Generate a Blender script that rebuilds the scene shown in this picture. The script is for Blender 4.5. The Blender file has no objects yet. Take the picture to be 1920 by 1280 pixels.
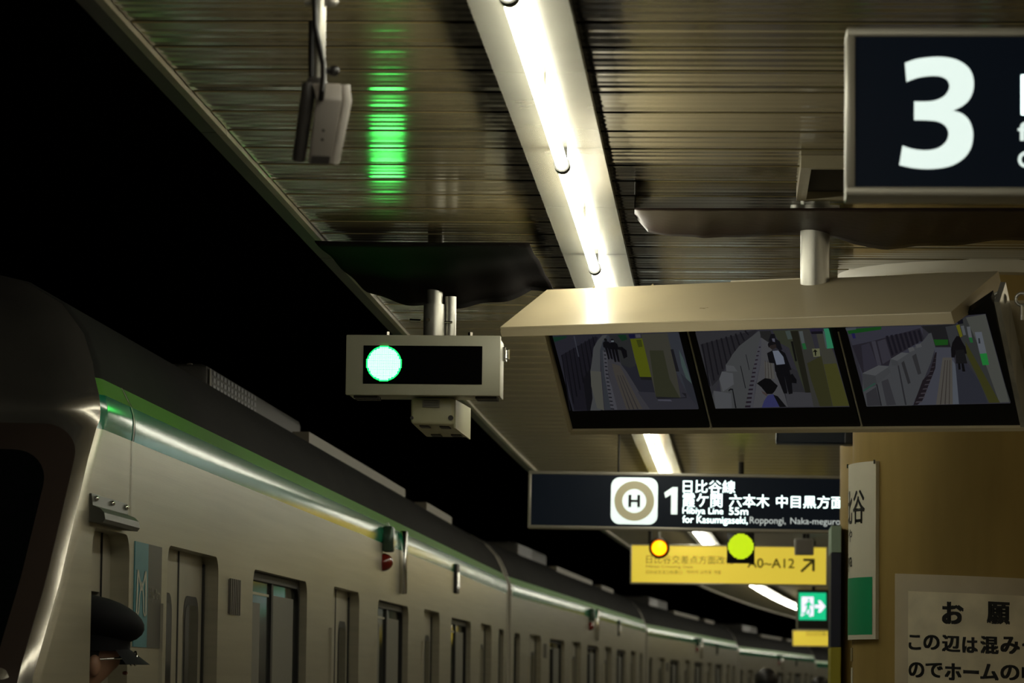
import bpy, bmesh, math, random
from mathutils import Vector, Matrix
random.seed(7)
scene = bpy.context.scene
COL = scene.collection

# ------------------------------------------------------------------ camera
F_PX = 7000.0                       # focal length in pixels of a 1920x1280 frame
CAM = Vector((0.0, 0.0, 1.47))
_dy = Vector((1360 - 960, 1285 - 640, F_PX)).normalized()          # where the platform direction vanishes
_e = Vector((2360 - 960, 1297 - 640, F_PX))                        # second point of the (slightly rolled) horizon
_up = _e.cross(_dy).normalized()
_rx = _dy.cross(_up).normalized()
cam_data = bpy.data.cameras.new('camera')
cam = bpy.data.objects.new('camera', cam_data)
COL.objects.link(cam)
R3 = Matrix(((_rx.x, -_rx.y, -_rx.z), (_dy.x, -_dy.y, -_dy.z), (_up.x, -_up.y, -_up.z)))
cam.matrix_world = Matrix.Translation(CAM) @ R3.to_4x4()
cam_data.sensor_width = 36.0
cam_data.lens = F_PX / 1920 * 36.0
cam_data.clip_start = 0.05
cam_data.clip_end = 500
cam_data.dof.use_dof = True
cam_data.dof.focus_distance = 11.9
cam_data.dof.aperture_fstop = 8.7
scene.camera = cam

# ------------------------------------------------------------------ world, exposure
world = bpy.data.worlds.new('world')
scene.world = world
world.use_nodes = True
world.node_tree.nodes['Background'].inputs[0].default_value = (0.02, 0.02, 0.018, 1)
world.node_tree.nodes['Background'].inputs[1].default_value = 0.01
scene.view_settings.view_transform = 'Standard'
scene.view_settings.look = 'None'
scene.view_settings.gamma = 1.0
scene.view_settings.use_curve_mapping = False
scene.view_settings.exposure = 0.0
TUBE_STRENGTH = 22.0
GREEN_STRENGTH = 14.0

# ------------------------------------------------------------------ pixel helpers
def ray(px, py):
    v = Vector((px - 960, py - 640, F_PX))
    return Vector((v.dot(_rx), v.dot(_dy), v.dot(_up))).normalized()
def P(px, py, Y):
    d = ray(px, py)
    return CAM + d * (Y / d.y)
def PZ(px, py, z):
    d = ray(px, py)
    return CAM + d * ((z - CAM.z) / d.z)
def PP(px, py, q, n):
    d = ray(px, py)
    return CAM + d * ((q - CAM).dot(n) / d.dot(n))
def proj(w):
    v = w - CAM
    c = _rx * v.x + _dy * v.y + _up * v.z
    return 960 + F_PX * c.x / c.z, 640 + F_PX * c.y / c.z
def mpp(px, py, Y):
    return (P(px + 50, py, Y) - P(px - 50, py, Y)).length / 100.0
def nat_slope(w):
    a, b = proj(w), proj(w + Vector((0.2, 0, 0)))
    return (b[1] - a[1]) / (b[0] - a[0])
def ox(Y):                           # the platform bends to the right far away
    return max(0.0, Y - 18.5) ** 2 / 1300.0
def dz(Y):                           # the platform itself is level
    return 0.0
def dzt(Y):                          # the track drops very slightly
    return -4.5e-5 * max(0.0, Y - 29) ** 2

# ------------------------------------------------------------------ materials
def srgb(r, g, b):
    f = lambda c: (c / 255 / 12.92) if c / 255 <= 0.04045 else ((c / 255 + 0.055) / 1.055) ** 2.4
    return (f(r), f(g), f(b), 1.0)
MATS = {}
def mat(name, col, rough=0.5, metal=0.0, emit=None, estr=1.0, noise=0.0, nscale=(6, 6, 6), bump=0.0,
        bscale=(60, 60, 60), rnoise=0.0, spec=0.5, rand=0.0, coat=0.0):
    if name in MATS:
        return MATS[name]
    m = bpy.data.materials.new(name)
    m.use_nodes = True
    nt = m.node_tree
    b = nt.nodes['Principled BSDF']
    c = tuple(col) + ((1.0,) if len(col) == 3 else ())
    b.inputs['Base Color'].default_value = c
    b.inputs['Roughness'].default_value = rough
    b.inputs['Metallic'].default_value = metal
    b.inputs['Specular IOR Level'].default_value = spec
    if coat:
        b.inputs['Coat Weight'].default_value = coat
        b.inputs['Coat Roughness'].default_value = 0.06
    if emit:
        b.inputs['Emission Color'].default_value = tuple(emit) + ((1.0,) if len(emit) == 3 else ())
        b.inputs['Emission Strength'].default_value = estr
    need = noise or bump or rnoise or rand
    if need:
        tc = nt.nodes.new('ShaderNodeTexCoord')
    if noise or rnoise or rand:
        mp = nt.nodes.new('ShaderNodeMapping'); mp.inputs['Scale'].default_value = nscale
        nt.links.new(tc.outputs['Object'], mp.inputs['Vector'])
        nz = nt.nodes.new('ShaderNodeTexNoise'); nz.inputs['Scale'].default_value = 1.0
        nz.inputs['Detail'].default_value = 6.0
        nt.links.new(mp.outputs[0], nz.inputs['Vector'])
        rg = nt.nodes.new('ShaderNodeMapRange')
        rg.inputs['From Min'].default_value = 0.3; rg.inputs['From Max'].default_value = 0.7
        rg.inputs['To Min'].default_value = 1 - noise; rg.inputs['To Max'].default_value = 1 + noise
        nt.links.new(nz.outputs['Fac'], rg.inputs['Value'])
        mx = nt.nodes.new('ShaderNodeMix'); mx.data_type = 'RGBA'; mx.blend_type = 'MULTIPLY'
        mx.inputs['Factor'].default_value = 1.0
        mx.inputs[6].default_value = c
        val = rg.outputs[0]
        if rand:
            oi = nt.nodes.new('ShaderNodeObjectInfo')
            r2 = nt.nodes.new('ShaderNodeMapRange')
            r2.inputs['To Min'].default_value = 1 - rand; r2.inputs['To Max'].default_value = 1 + rand
            nt.links.new(oi.outputs['Random'], r2.inputs['Value'])
            mu = nt.nodes.new('ShaderNodeMath'); mu.operation = 'MULTIPLY'
            nt.links.new(val, mu.inputs[0]); nt.links.new(r2.outputs[0], mu.inputs[1])
            val = mu.outputs[0]
        nt.links.new(val, mx.inputs[7])
        nt.links.new(mx.outputs[2], b.inputs['Base Color'])
        if rnoise:
            r3 = nt.nodes.new('ShaderNodeMapRange')
            r3.inputs['From Min'].default_value = 0.3; r3.inputs['From Max'].default_value = 0.7
            r3.inputs['To Min'].default_value = max(0.02, rough - rnoise); r3.inputs['To Max'].default_value = rough + rnoise
            nt.links.new(nz.outputs['Fac'], r3.inputs['Value'])
            nt.links.new(r3.outputs[0], b.inputs['Roughness'])
    if bump:
        mb = nt.nodes.new('ShaderNodeMapping'); mb.inputs['Scale'].default_value = bscale
        nt.links.new(tc.outputs['Object'], mb.inputs['Vector'])
        n2 = nt.nodes.new('ShaderNodeTexNoise'); n2.inputs['Scale'].default_value = 1.0; n2.inputs['Detail'].default_value = 3
        nt.links.new(mb.outputs[0], n2.inputs['Vector'])
        bp = nt.nodes.new('ShaderNodeBump'); bp.inputs['Strength'].default_value = bump; bp.inputs['Distance'].default_value = 0.004
        nt.links.new(n2.outputs['Fac'], bp.inputs['Height'])
        nt.links.new(bp.outputs[0], b.inputs['Normal'])
    MATS[name] = m
    return m

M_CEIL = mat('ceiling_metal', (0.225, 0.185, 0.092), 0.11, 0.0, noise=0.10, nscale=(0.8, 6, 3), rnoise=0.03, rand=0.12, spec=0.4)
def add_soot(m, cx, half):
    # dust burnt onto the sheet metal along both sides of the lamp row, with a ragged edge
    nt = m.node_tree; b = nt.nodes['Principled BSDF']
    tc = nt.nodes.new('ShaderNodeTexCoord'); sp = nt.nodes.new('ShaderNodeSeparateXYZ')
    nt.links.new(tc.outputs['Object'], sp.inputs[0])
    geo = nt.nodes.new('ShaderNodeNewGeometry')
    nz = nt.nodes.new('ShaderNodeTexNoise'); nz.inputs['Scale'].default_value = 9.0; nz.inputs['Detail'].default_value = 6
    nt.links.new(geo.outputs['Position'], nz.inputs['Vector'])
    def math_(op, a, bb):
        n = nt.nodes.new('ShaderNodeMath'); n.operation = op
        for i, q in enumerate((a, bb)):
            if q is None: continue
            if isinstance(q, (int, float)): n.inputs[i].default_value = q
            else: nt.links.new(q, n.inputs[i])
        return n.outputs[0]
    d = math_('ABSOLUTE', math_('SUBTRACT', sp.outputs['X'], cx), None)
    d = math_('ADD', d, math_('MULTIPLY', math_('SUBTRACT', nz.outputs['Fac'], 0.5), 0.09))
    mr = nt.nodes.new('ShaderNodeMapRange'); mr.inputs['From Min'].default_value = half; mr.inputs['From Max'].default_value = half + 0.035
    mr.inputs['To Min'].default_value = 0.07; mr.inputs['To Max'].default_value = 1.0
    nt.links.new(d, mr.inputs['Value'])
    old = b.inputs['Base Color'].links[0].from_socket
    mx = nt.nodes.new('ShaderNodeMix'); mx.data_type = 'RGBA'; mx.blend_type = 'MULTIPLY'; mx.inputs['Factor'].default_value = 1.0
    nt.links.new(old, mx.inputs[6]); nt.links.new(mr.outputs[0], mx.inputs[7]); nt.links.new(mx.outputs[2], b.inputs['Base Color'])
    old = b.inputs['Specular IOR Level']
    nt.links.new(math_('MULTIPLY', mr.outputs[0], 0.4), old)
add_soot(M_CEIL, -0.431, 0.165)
M_CEILFAR = mat('ceiling_metal_far', (0.225, 0.185, 0.092), 0.3, 0.0, noise=0.2, nscale=(0.9, 10, 3), bump=0.3, bscale=(0.6, 20, 3), spec=0.35)
M_GAP = mat('ceiling_void', (0.02, 0.016, 0.01), 0.9)
M_ALU = mat('aluminium', (0.55, 0.52, 0.42), 0.35, 0.6, noise=0.1, nscale=(4, 4, 4))
M_TRIMDK = mat('trim_dark', (0.035, 0.035, 0.022), 0.4, 0.0, noise=0.2)
M_TRIM = mat('trim_light', (0.34, 0.30, 0.19), 0.3, 0.2, noise=0.15)
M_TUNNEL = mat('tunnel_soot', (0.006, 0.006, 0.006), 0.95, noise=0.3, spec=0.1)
M_FLOOR = mat('platform_floor', (0.20, 0.18, 0.14), 0.5, noise=0.15, nscale=(2, 2, 2))
M_WALL = mat('wall_tile', (0.22, 0.19, 0.12), 0.5, noise=0.15)
M_REFL = mat('reflector_enamel', (0.255, 0.25, 0.205), 0.16, 0.0, noise=0.06, nscale=(3, 3, 3))
M_TUBE = mat('tube_glow', (1, 1, 1), 0.3, emit=(1.0, 0.965, 0.80), estr=TUBE_STRENGTH)
M_TUBE2 = mat('tube_glow_warm', (1, 1, 1), 0.3, emit=(1.0, 0.88, 0.62), estr=TUBE_STRENGTH * 0.35)
M_HOLD = mat('holder_grey', (0.07, 0.07, 0.06), 0.5)
M_DARKHOUS = mat('fixture_side', (0.10, 0.09, 0.06), 0.5)
M_BEIGE = mat('beige_enamel', (0.56, 0.48, 0.31), 0.32, noise=0.06, nscale=(5, 5, 5), rnoise=0.05)
M_SIGBOX = mat('signal_grey_enamel', (0.44, 0.43, 0.32), 0.4, noise=0.06)
M_CREAM = mat('cream_plastic', (0.60, 0.58, 0.38), 0.35, noise=0.06)
M_PIPE = mat('galvanised_pipe', (0.38, 0.37, 0.32), 0.32, 0.55, noise=0.2, nscale=(30, 30, 4))
M_CHROME = mat('chrome', (0.75, 0.74, 0.70), 0.12, 1.0)
M_BLACK = mat('black_plastic', (0.006, 0.006, 0.006), 0.35)
M_BEZEL = mat('bezel_black', (0.004, 0.004, 0.004), 0.3, spec=0.3)
M_PANEL = mat('led_window_black', (0.001, 0.001, 0.001), 0.5, spec=0.03)
M_GREEN = mat('green_led', (0, 0.1, 0.02), 0.5, emit=(0.11, 1.0, 0.15), estr=GREEN_STRENGTH)
M_GREENB = mat('green_led_board', (0, 0.1, 0.02), 0.5, emit=(0.0, 1.0, 0.07), estr=GREEN_STRENGTH * 0.3)
M_YLED = mat('lime_led', (0.2, 0.2, 0), 0.5, emit=(0.66, 0.95, 0.01), estr=1.5)
M_YLEDB = mat('lime_led_board', (0.1, 0.12, 0), 0.5, emit=(0.30, 0.42, 0.0), estr=0.25)
M_AMBER = mat('amber_lens', (0.5, 0.2, 0), 0.3, emit=(1.0, 0.50, 0.004), estr=2.6)
M_AMBERR = mat('amber_rim', (0.5, 0.1, 0), 0.3, emit=(1.0, 0.12, 0.0), estr=0.9)
M_NAVY = mat('sign_navy', srgb(12, 19, 29), 0.3, emit=srgb(9, 16, 25), estr=0.4, spec=0.2)
M_WHITEGLOW = mat('sign_white_glow', (0.8, 0.85, 0.85), 0.4, emit=srgb(214, 232, 226), estr=1.0)
M_WHITEDIM = mat('sign_white_dim', (0.7, 0.75, 0.75), 0.4, emit=srgb(170, 178, 176), estr=1.0)
M_OLIVERING = mat('sign_ring_grey_gold', (0.3, 0.28, 0.2), 0.4, emit=srgb(138, 130, 98), estr=1.0)
M_SIGNBLACK = mat('sign_black', (0.004, 0.004, 0.004), 0.5)
M_SIGNFRAME = mat('sign_frame_aluminium', (0.42, 0.40, 0.33), 0.35, 0.3, noise=0.08)
M_YELLOW = mat('sign_yellow_glow', (0.6, 0.42, 0.05), 0.4, emit=srgb(200, 178, 56), estr=0.95)
M_YPRINT = mat('sign_print_dark', (0.02, 0.018, 0.005), 0.5)
M_YPRINT2 = mat('sign_print_olive', (0.16, 0.12, 0.02), 0.5, emit=srgb(92, 76, 18), estr=0.8)
M_EXIT = mat('exit_green_glow', (0, 0.4, 0.2), 0.4, emit=srgb(20, 190, 130), estr=1.0)
M_EXITW = mat('exit_white_glow', (0.9, 0.9, 0.9), 0.4, emit=srgb(240, 225, 255), estr=1.15)
M_TARP = mat('dark_mesh_sheet', (0.008, 0.006, 0.005), 0.9, spec=0.04, noise=0.3, nscale=(3, 3, 3), bump=0.3, bscale=(300, 300, 300))
M_TARP2 = mat('maroon_sheet', (0.020, 0.010, 0.008), 0.45, spec=0.25, noise=0.3, nscale=(3, 3, 3), bump=0.3, bscale=(40, 40, 40))
M_COLUMN = mat('column_brown', (0.33, 0.23, 0.075), 0.6, noise=0.22, nscale=(5, 5, 0.9), rnoise=0.06, bump=0.1, bscale=(30, 30, 5), spec=0.15)
M_COLLAR = mat('collar_white', (0.6, 0.56, 0.44), 0.35)
M_SIGNWHITE = mat('name_sign_white', (0.72, 0.68, 0.54), 0.4, noise=0.05)
M_SIGNGREEN = mat('name_sign_green', (0.0, 0.30, 0.12), 0.4)
M_NOTICE = mat('notice_paper', (0.78, 0.70, 0.51), 0.6, noise=0.16, nscale=(9, 9, 9))
M_NOTICEFR = mat('notice_frame', (0.56, 0.48, 0.34), 0.5, noise=0.1)
M_STEEL = mat('brushed_steel', (0.46, 0.435, 0.34), 0.36, 0.72, noise=0.07, nscale=(3, 0.8, 40), bump=0.05, bscale=(10, 2, 300))
M_STEELD = mat('steel_door', (0.44, 0.415, 0.335), 0.38, 0.6, noise=0.06, nscale=(3, 3, 10))
M_ENDPL = mat('car_end_paint', (0.50, 0.47, 0.39), 0.45)
M_BAND = mat('band_green', (0.010, 0.20, 0.10), 0.17, 0.0, noise=0.08, nscale=(2, 0.6, 30), spec=0.3)
M_BAND2 = mat('band_leaf_green', (0.13, 0.36, 0.06), 0.3, 0.0, spec=0.5)
M_ROOF = mat('roof_grey', (0.013, 0.0125, 0.011), 0.8, spec=0.08, noise=0.2, nscale=(2, 2, 2))
M_ROOFSTRIP = mat('roof_strip', (0.17, 0.15, 0.11), 0.6)
M_NOSE = mat('nose_grey_metal', (0.34, 0.32, 0.28), 0.24, 0.85, noise=0.1)
M_FRAMEDK = mat('windscreen_surround', (0.045, 0.032, 0.025), 0.35, 0.2)
M_GLASS = mat('dark_glass', (0.003, 0.004, 0.004), 0.06, 0.0, spec=0.25)
M_WINGLASS = mat('car_window_glass', (0.030, 0.032, 0.026), 0.10, 0.0, spec=0.7)
M_RUBBER = mat('rubber_black', (0.006, 0.006, 0.005), 0.5)
M_WINREFL = mat('window_reflection_grey', (0.16, 0.155, 0.13), 0.5)
M_TEAL = mat('logo_teal', (0.04, 0.19, 0.23), 0.4)
M_CHAR = mat('logo_charcoal', (0.045, 0.042, 0.04), 0.4)
M_LOGOW = mat('logo_pale', (0.50, 0.50, 0.42), 0.4)
M_REDLAMP = mat('red_lamp', (0.16, 0.012, 0.006), 0.15, coat=0.5)
M_GREENLAMP = mat('lamp_green_grey', (0.06, 0.10, 0.07), 0.2, 0.3)
M_CAMGREY = mat('camera_grey', (0.33, 0.30, 0.27), 0.42, noise=0.05)
M_CAMDARK = mat('camera_dark', (0.05, 0.045, 0.042), 0.45)
M_CABLE = mat('cable_black', (0.006, 0.005, 0.005), 0.4)
M_UNIFORM = mat('uniform_black', (0.006, 0.006, 0.008), 0.8, spec=0.2)
M_HAIR = mat('hair_black', (0.008, 0.006, 0.005), 0.5)
M_SKIN = mat('skin', (0.36, 0.20, 0.13), 0.5)
M_SHIRT = mat('shirt_grey', (0.10, 0.10, 0.11), 0.8)
M_SPK = mat('speaker_grey', (0.26, 0.25, 0.22), 0.5)
M_PILBLUE = mat('banner_navy', (0.010, 0.014, 0.035), 0.4)
M_PILYEL = mat('banner_yellow', (0.36, 0.32, 0.02), 0.45)
M_PILGRN = mat('banner_pale_green', (0.30, 0.40, 0.30), 0.45)
M_HANG = mat('hanger_dark', (0.02, 0.018, 0.014), 0.7, spec=0.1)
M_NAVY2 = mat('sign_navy_unlit', (0.006, 0.013, 0.025), 0.35)

# ------------------------------------------------------------------ mesh helpers
class MB:
    def __init__(self):
        self.v = []; self.f = []; self.mi = []
    def vert(self, p):
        self.v.append(tuple(p)); return len(self.v) - 1
    def face(self, ids, m=0):
        self.f.append(tuple(ids)); self.mi.append(m)
    def poly(self, pts, m=0):
        i0 = len(self.v)
        self.v += [tuple(p) for p in pts]
        self.face(range(i0, i0 + len(pts)), m)
    def box(self, x0, x1, y0, y1, z0, z1, m=0):
        i = len(self.v)
        self.v += [(x0, y0, z0), (x1, y0, z0), (x1, y1, z0), (x0, y1, z0), (x0, y0, z1), (x1, y0, z1), (x1, y1, z1), (x0, y1, z1)]
        for q in ((0, 3, 2, 1), (4, 5, 6, 7), (0, 1, 5, 4), (1, 2, 6, 5), (2, 3, 7, 6), (3, 0, 4, 7)):
            self.face([i + k for k in q], m)
        return self
    def rbox(self, x0, x1, y0, y1, z0, z1, r=0.01, seg=2, m=0):
        bm = bmesh.new()
        bmesh.ops.create_cube(bm, size=1.0)
        for v in bm.verts:
            v.co = Vector(((x0 + x1) / 2 + v.co.x * (x1 - x0), (y0 + y1) / 2 + v.co.y * (y1 - y0), (z0 + z1) / 2 + v.co.z * (z1 - z0)))
        r = min(r, 0.49 * min(x1 - x0, y1 - y0, z1 - z0))
        bmesh.ops.bevel(bm, geom=list(bm.edges), offset=r, segments=seg, affect='EDGES', profile=0.5)
        self.from_bm(bm, m); return self
    def from_bm(self, bm, m=0):
        i = len(self.v)
        bm.verts.index_update()
        self.v += [tuple(v.co) for v in bm.verts]
        for f in bm.faces:
            self.face([i + v.index for v in f.verts], m)
        bm.free()
    def hexa(self, c, m=0):          # 8 corners, bottom 4 (ccw from above) then top 4
        i = len(self.v); self.v += [tuple(p) for p in c]
        for q in ((0, 3, 2, 1), (4, 5, 6, 7), (0, 1, 5, 4), (1, 2, 6, 5), (2, 3, 7, 6), (3, 0, 4, 7)):
            self.face([i + k for k in q], m)
        return self
    def tube(self, a, b, r, n=12, r2=None, m=0, caps=True):
        a = Vector(a); b = Vector(b); r2 = r if r2 is None else r2
        d = (b - a).normalized()
        u = d.cross(Vector((0, 0, 1)) if abs(d.z) < 0.9 else Vector((1, 0, 0))).normalized(); w = d.cross(u)
        i = len(self.v)
        for k in range(n):
            t = 2 * math.pi * k / n
            o = u * math.cos(t) + w * math.sin(t)
            self.v.append(tuple(a + o * r)); self.v.append(tuple(b + o * r2))
        for k in range(n):
            j = (k + 1) % n
            self.face((i + 2 * k, i + 2 * j, i + 2 * j + 1, i + 2 * k + 1), m)
        if caps:
            self.face([i + 2 * k for k in range(n)][::-1], m); self.face([i + 2 * k + 1 for k in range(n)], m)
        return self
    def path(self, pts, r, n=8, m=0):
        pts = [Vector(p) for p in pts]
        rings = []
        u = None
        for k, p in enumerate(pts):
            d = (pts[min(k + 1, len(pts) - 1)] - pts[max(k - 1, 0)]).normalized()
            if u is None:
                u = d.cross(Vector((0.3, 0.2, 1)).normalized()).normalized()
            u = (u - d * u.dot(d)).normalized()
            w = d.cross(u)
            rr = r[k] if isinstance(r, (list, tuple)) else r
            rings.append([self.vert(p + (u * math.cos(2 * math.pi * q / n) + w * math.sin(2 * math.pi * q / n)) * rr) for q in range(n)])
        for a, b in zip(rings, rings[1:]):
            for q in range(n):
                self.face((a[q], a[(q + 1) % n], b[(q + 1) % n], b[q]), m)
        self.face(rings[0][::-1], m); self.face(rings[-1], m)
        return self
    def ell(self, c, r, nu=16, nv=10, m=0, rot=None):
        c = Vector(c); i = len(self.v)
        for a in range(nv + 1):
            th = math.pi * a / nv
            for b in range(nu):
                ph = 2 * math.pi * b / nu
                p = Vector((r[0] * math.sin(th) * math.cos(ph), r[1] * math.sin(th) * math.sin(ph), r[2] * math.cos(th)))
                if rot: p = rot @ p
                self.v.append(tuple(c + p))
        for a in range(nv):
            for b in range(nu):
                b2 = (b + 1) % nu
                self.face((i + a * nu + b, i + (a + 1) * nu + b, i + (a + 1) * nu + b2, i + a * nu + b2), m)
        return self
    def grid(self, rows, m=0):
        ids = [[self.vert(p) for p in row] for row in rows]
        for a, b in zip(ids, ids[1:]):
            for k in range(len(a) - 1):
                self.face((a[k], a[k + 1], b[k + 1], b[k]), m)
        return self
    def disc(self, c, r, n=32, axis='y', m=0):
        c = Vector(c); pts = []
        for k in range(n):
            t = 2 * math.pi * k / n
            pts.append(c + Vector((r * math.cos(t), 0, r * math.sin(t))))
        self.poly(pts, m); return self
    def mesh(self, name, mats, smooth=None, merge=False):
        me = bpy.data.meshes.new(name)
        me.from_pydata(self.v, [], self.f)
        mats = mats if isinstance(mats, (list, tuple)) else [mats]
        for x in mats: me.materials.append(x)
        if len(mats) > 1: me.polygons.foreach_set('material_index', self.mi)
        bm = bmesh.new(); bm.from_mesh(me)
        bmesh.ops.remove_doubles(bm, verts=bm.verts, dist=1e-5)
        if merge: bmesh.ops.recalc_face_normals(bm, faces=bm.faces)
        bm.to_mesh(me); bm.free()
        if smooth is not None:
            me.shade_smooth(); me.set_sharp_from_angle(angle=math.radians(smooth))
        me.update()
        return me
    def build(self, name, mats, parent=None, smooth=None, merge=True, loc=None):
        o = bpy.data.objects.new(name, self.mesh(name, mats, smooth, merge))
        COL.objects.link(o)
        if parent: o.parent = parent
        if loc: o.location = loc
        return o

def tag(o, label=None, cat=None, group=None, kind=None):
    if label: o['label'] = label
    if cat: o['category'] = cat
    if group: o['group'] = group
    if kind: o['kind'] = kind
    return o
def thing(name, label, cat, loc=(0, 0, 0), rot=(0, 0, 0), group=None):
    o = bpy.data.objects.new(name, None); COL.objects.link(o)
    o.empty_display_size = 0.05
    o.location = loc; o.rotation_euler = rot
    return tag(o, label, cat, group)
def clone(o, parent=None):
    c = o.copy(); COL.objects.link(c); c.parent = parent
    for ch in list(o.children): clone(ch, c)
    return c
def text_mb(s, bold=0.0, spacing=1.0):
    c = bpy.data.curves.new('t', 'FONT'); c.body = s; c.size = 1.0; c.offset = bold; c.space_character = spacing
    c.resolution_u = 4
    o = bpy.data.objects.new('t', c); COL.objects.link(o)
    dg = bpy.context.evaluated_depsgraph_get()
    me = bpy.data.meshes.new_from_object(o.evaluated_get(dg))
    vs = [v.co.copy() for v in me.vertices]; fs = [tuple(p.vertices) for p in me.polygons]
    bpy.data.objects.remove(o); bpy.data.curves.remove(c); bpy.data.meshes.remove(me)
    x0 = min(v.x for v in vs); x1 = max(v.x for v in vs); y0 = min(v.y for v in vs); y1 = max(v.y for v in vs)
    return [((v.x - x0) / (x1 - x0), (v.y - y0) / (y1 - y0)) for v in vs], fs
def lettering(s, x0, x1, z0, z1, y, material, parent, bold=0.0, name='lettering', fn=None):
    strong = s in ('3', 'H', 'C', 'f')
    uv, fs = text_mb(s, bold if strong else 0.0)
    mb = MB()
    d = 0.0 if strong else bold * (z1 - z0)
    shifts = [(0, 0)] if d == 0 else [(-d, -d * 0.6), (d, -d * 0.6), (d, d * 0.6), (-d, d * 0.6), (0, 0)]
    for k, (sx, sz) in enumerate(shifts):
        i0 = len(mb.v)
        for u, v in uv:
            p = Vector((x0 + d + u * (x1 - x0 - 2 * d) + sx, y, z0 + d * 0.6 + v * (z1 - z0 - 1.2 * d) + sz))
            mb.v.append(tuple(fn(p) if fn else p))
        for f in fs: mb.face([i0 + q for q in f])
    return mb.build(name, material, parent, merge=False)
def lerp(a, b, t): return a + (b - a) * t
def struct(o): o['kind'] = 'structure'; return o
def rrect(x0, x1, z0, z1, r, n=6):
    pts = []
    for cx, cz, a0 in ((x1 - r, z1 - r, 0), (x0 + r, z1 - r, 90), (x0 + r, z0 + r, 180), (x1 - r, z0 + r, 270)):
        for k in range(n + 1):
            a = math.radians(a0 + 90 * k / n)
            pts.append((cx + r * math.cos(a), cz + r * math.sin(a)))
    return pts

# ================================================================== the setting
ZC = 2.905         # ceiling
XE = -1.332        # ceiling edge over the track
XR = 3.5
def curve_strip(mb, xa, xb, za, zb, y0, y1, step=2.0, m=0):
    n = max(1, int(math.ceil((y1 - y0) / step)))
    rows = []
    for k in range(n + 1):
        Y = y0 + (y1 - y0) * k / n
        rows.append([(xa + ox(Y), Y, za + dz(Y)), (xb + ox(Y), Y, zb + dz(Y))])
    mb.grid(rows, m)
def curve_bar(mb, xa, xb, za, zb, y0, y1, step=2.0):
    n = max(1, int(math.ceil((y1 - y0) / step)))
    rows = []
    for k in range(n + 1):
        Y = y0 + (y1 - y0) * k / n; a = ox(Y); d = dz(Y)
        rows.append([(xa + a, Y, za + d), (xb + a, Y, za + d), (xb + a, Y, zb + d), (xa + a, Y, zb + d), (xa + a, Y, za + d)])
    mb.grid(rows)
    mb.poly([rows[0][k] for k in range(4)]); mb.poly([rows[-1][k] for k in range(4)])

mb = MB(); curve_bar(mb, -1.63, XR, -0.3, 0.0, -8, 125); floor = struct(mb.build('floor', M_FLOOR))
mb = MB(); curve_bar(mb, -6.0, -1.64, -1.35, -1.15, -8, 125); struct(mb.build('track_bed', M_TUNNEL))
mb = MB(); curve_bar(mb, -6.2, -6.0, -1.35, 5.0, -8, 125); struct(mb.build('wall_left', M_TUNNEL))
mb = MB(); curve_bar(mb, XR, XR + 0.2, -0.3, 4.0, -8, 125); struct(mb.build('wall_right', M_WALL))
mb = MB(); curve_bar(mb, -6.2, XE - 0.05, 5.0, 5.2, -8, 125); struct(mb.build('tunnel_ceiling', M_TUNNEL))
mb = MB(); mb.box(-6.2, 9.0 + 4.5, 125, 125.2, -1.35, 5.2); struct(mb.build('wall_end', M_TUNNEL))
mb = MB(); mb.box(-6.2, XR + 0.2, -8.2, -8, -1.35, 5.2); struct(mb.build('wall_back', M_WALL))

# ceiling: dark void slab, then each sheet-metal panel with its own fluted section
PITCH = 0.3215
Y_PH = 8.045 - 3 * PITCH
N_PAN = 73
mb = MB(); curve_bar(mb, XE + 0.01, XR, ZC + 0.028, ZC + 0.12, -8, 125)
ceiling = struct(mb.build('ceiling', M_GAP))
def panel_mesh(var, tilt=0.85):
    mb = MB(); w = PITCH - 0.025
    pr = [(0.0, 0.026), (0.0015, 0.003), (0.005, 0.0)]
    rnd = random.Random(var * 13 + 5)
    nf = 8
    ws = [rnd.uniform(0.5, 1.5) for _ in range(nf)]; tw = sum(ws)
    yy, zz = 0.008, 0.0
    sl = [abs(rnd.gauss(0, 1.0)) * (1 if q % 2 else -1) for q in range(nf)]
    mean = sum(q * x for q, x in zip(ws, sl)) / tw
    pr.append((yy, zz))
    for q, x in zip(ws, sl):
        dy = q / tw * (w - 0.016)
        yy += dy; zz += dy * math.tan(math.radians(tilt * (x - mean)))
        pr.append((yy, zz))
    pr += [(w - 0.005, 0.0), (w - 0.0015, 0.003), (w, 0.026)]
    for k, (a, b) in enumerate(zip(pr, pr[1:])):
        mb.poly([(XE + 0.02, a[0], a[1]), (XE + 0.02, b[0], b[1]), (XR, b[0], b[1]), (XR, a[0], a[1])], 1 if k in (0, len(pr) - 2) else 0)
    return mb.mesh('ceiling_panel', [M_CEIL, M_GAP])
pan = [panel_mesh(k) for k in range(13)]; pan_far = [panel_mesh(k, 0.9) for k in range(5)]
for m_ in pan_far: m_.materials[0] = M_CEILFAR
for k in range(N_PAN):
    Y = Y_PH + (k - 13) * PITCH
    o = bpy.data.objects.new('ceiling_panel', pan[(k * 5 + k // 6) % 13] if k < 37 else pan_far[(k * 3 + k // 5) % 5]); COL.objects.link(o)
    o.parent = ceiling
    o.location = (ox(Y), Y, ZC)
YP0 = Y_PH - 13 * PITCH; YP1 = Y_PH + (N_PAN - 13) * PITCH
mb = MB(); curve_strip(mb, XE + 0.02, XR, ZC, ZC, -8, YP0 - 0.006); o = mb.build('ceiling_panel', M_CEILFAR, ceiling); o['kind'] = 'stuff'
mb = MB()
Y = YP1
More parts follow.
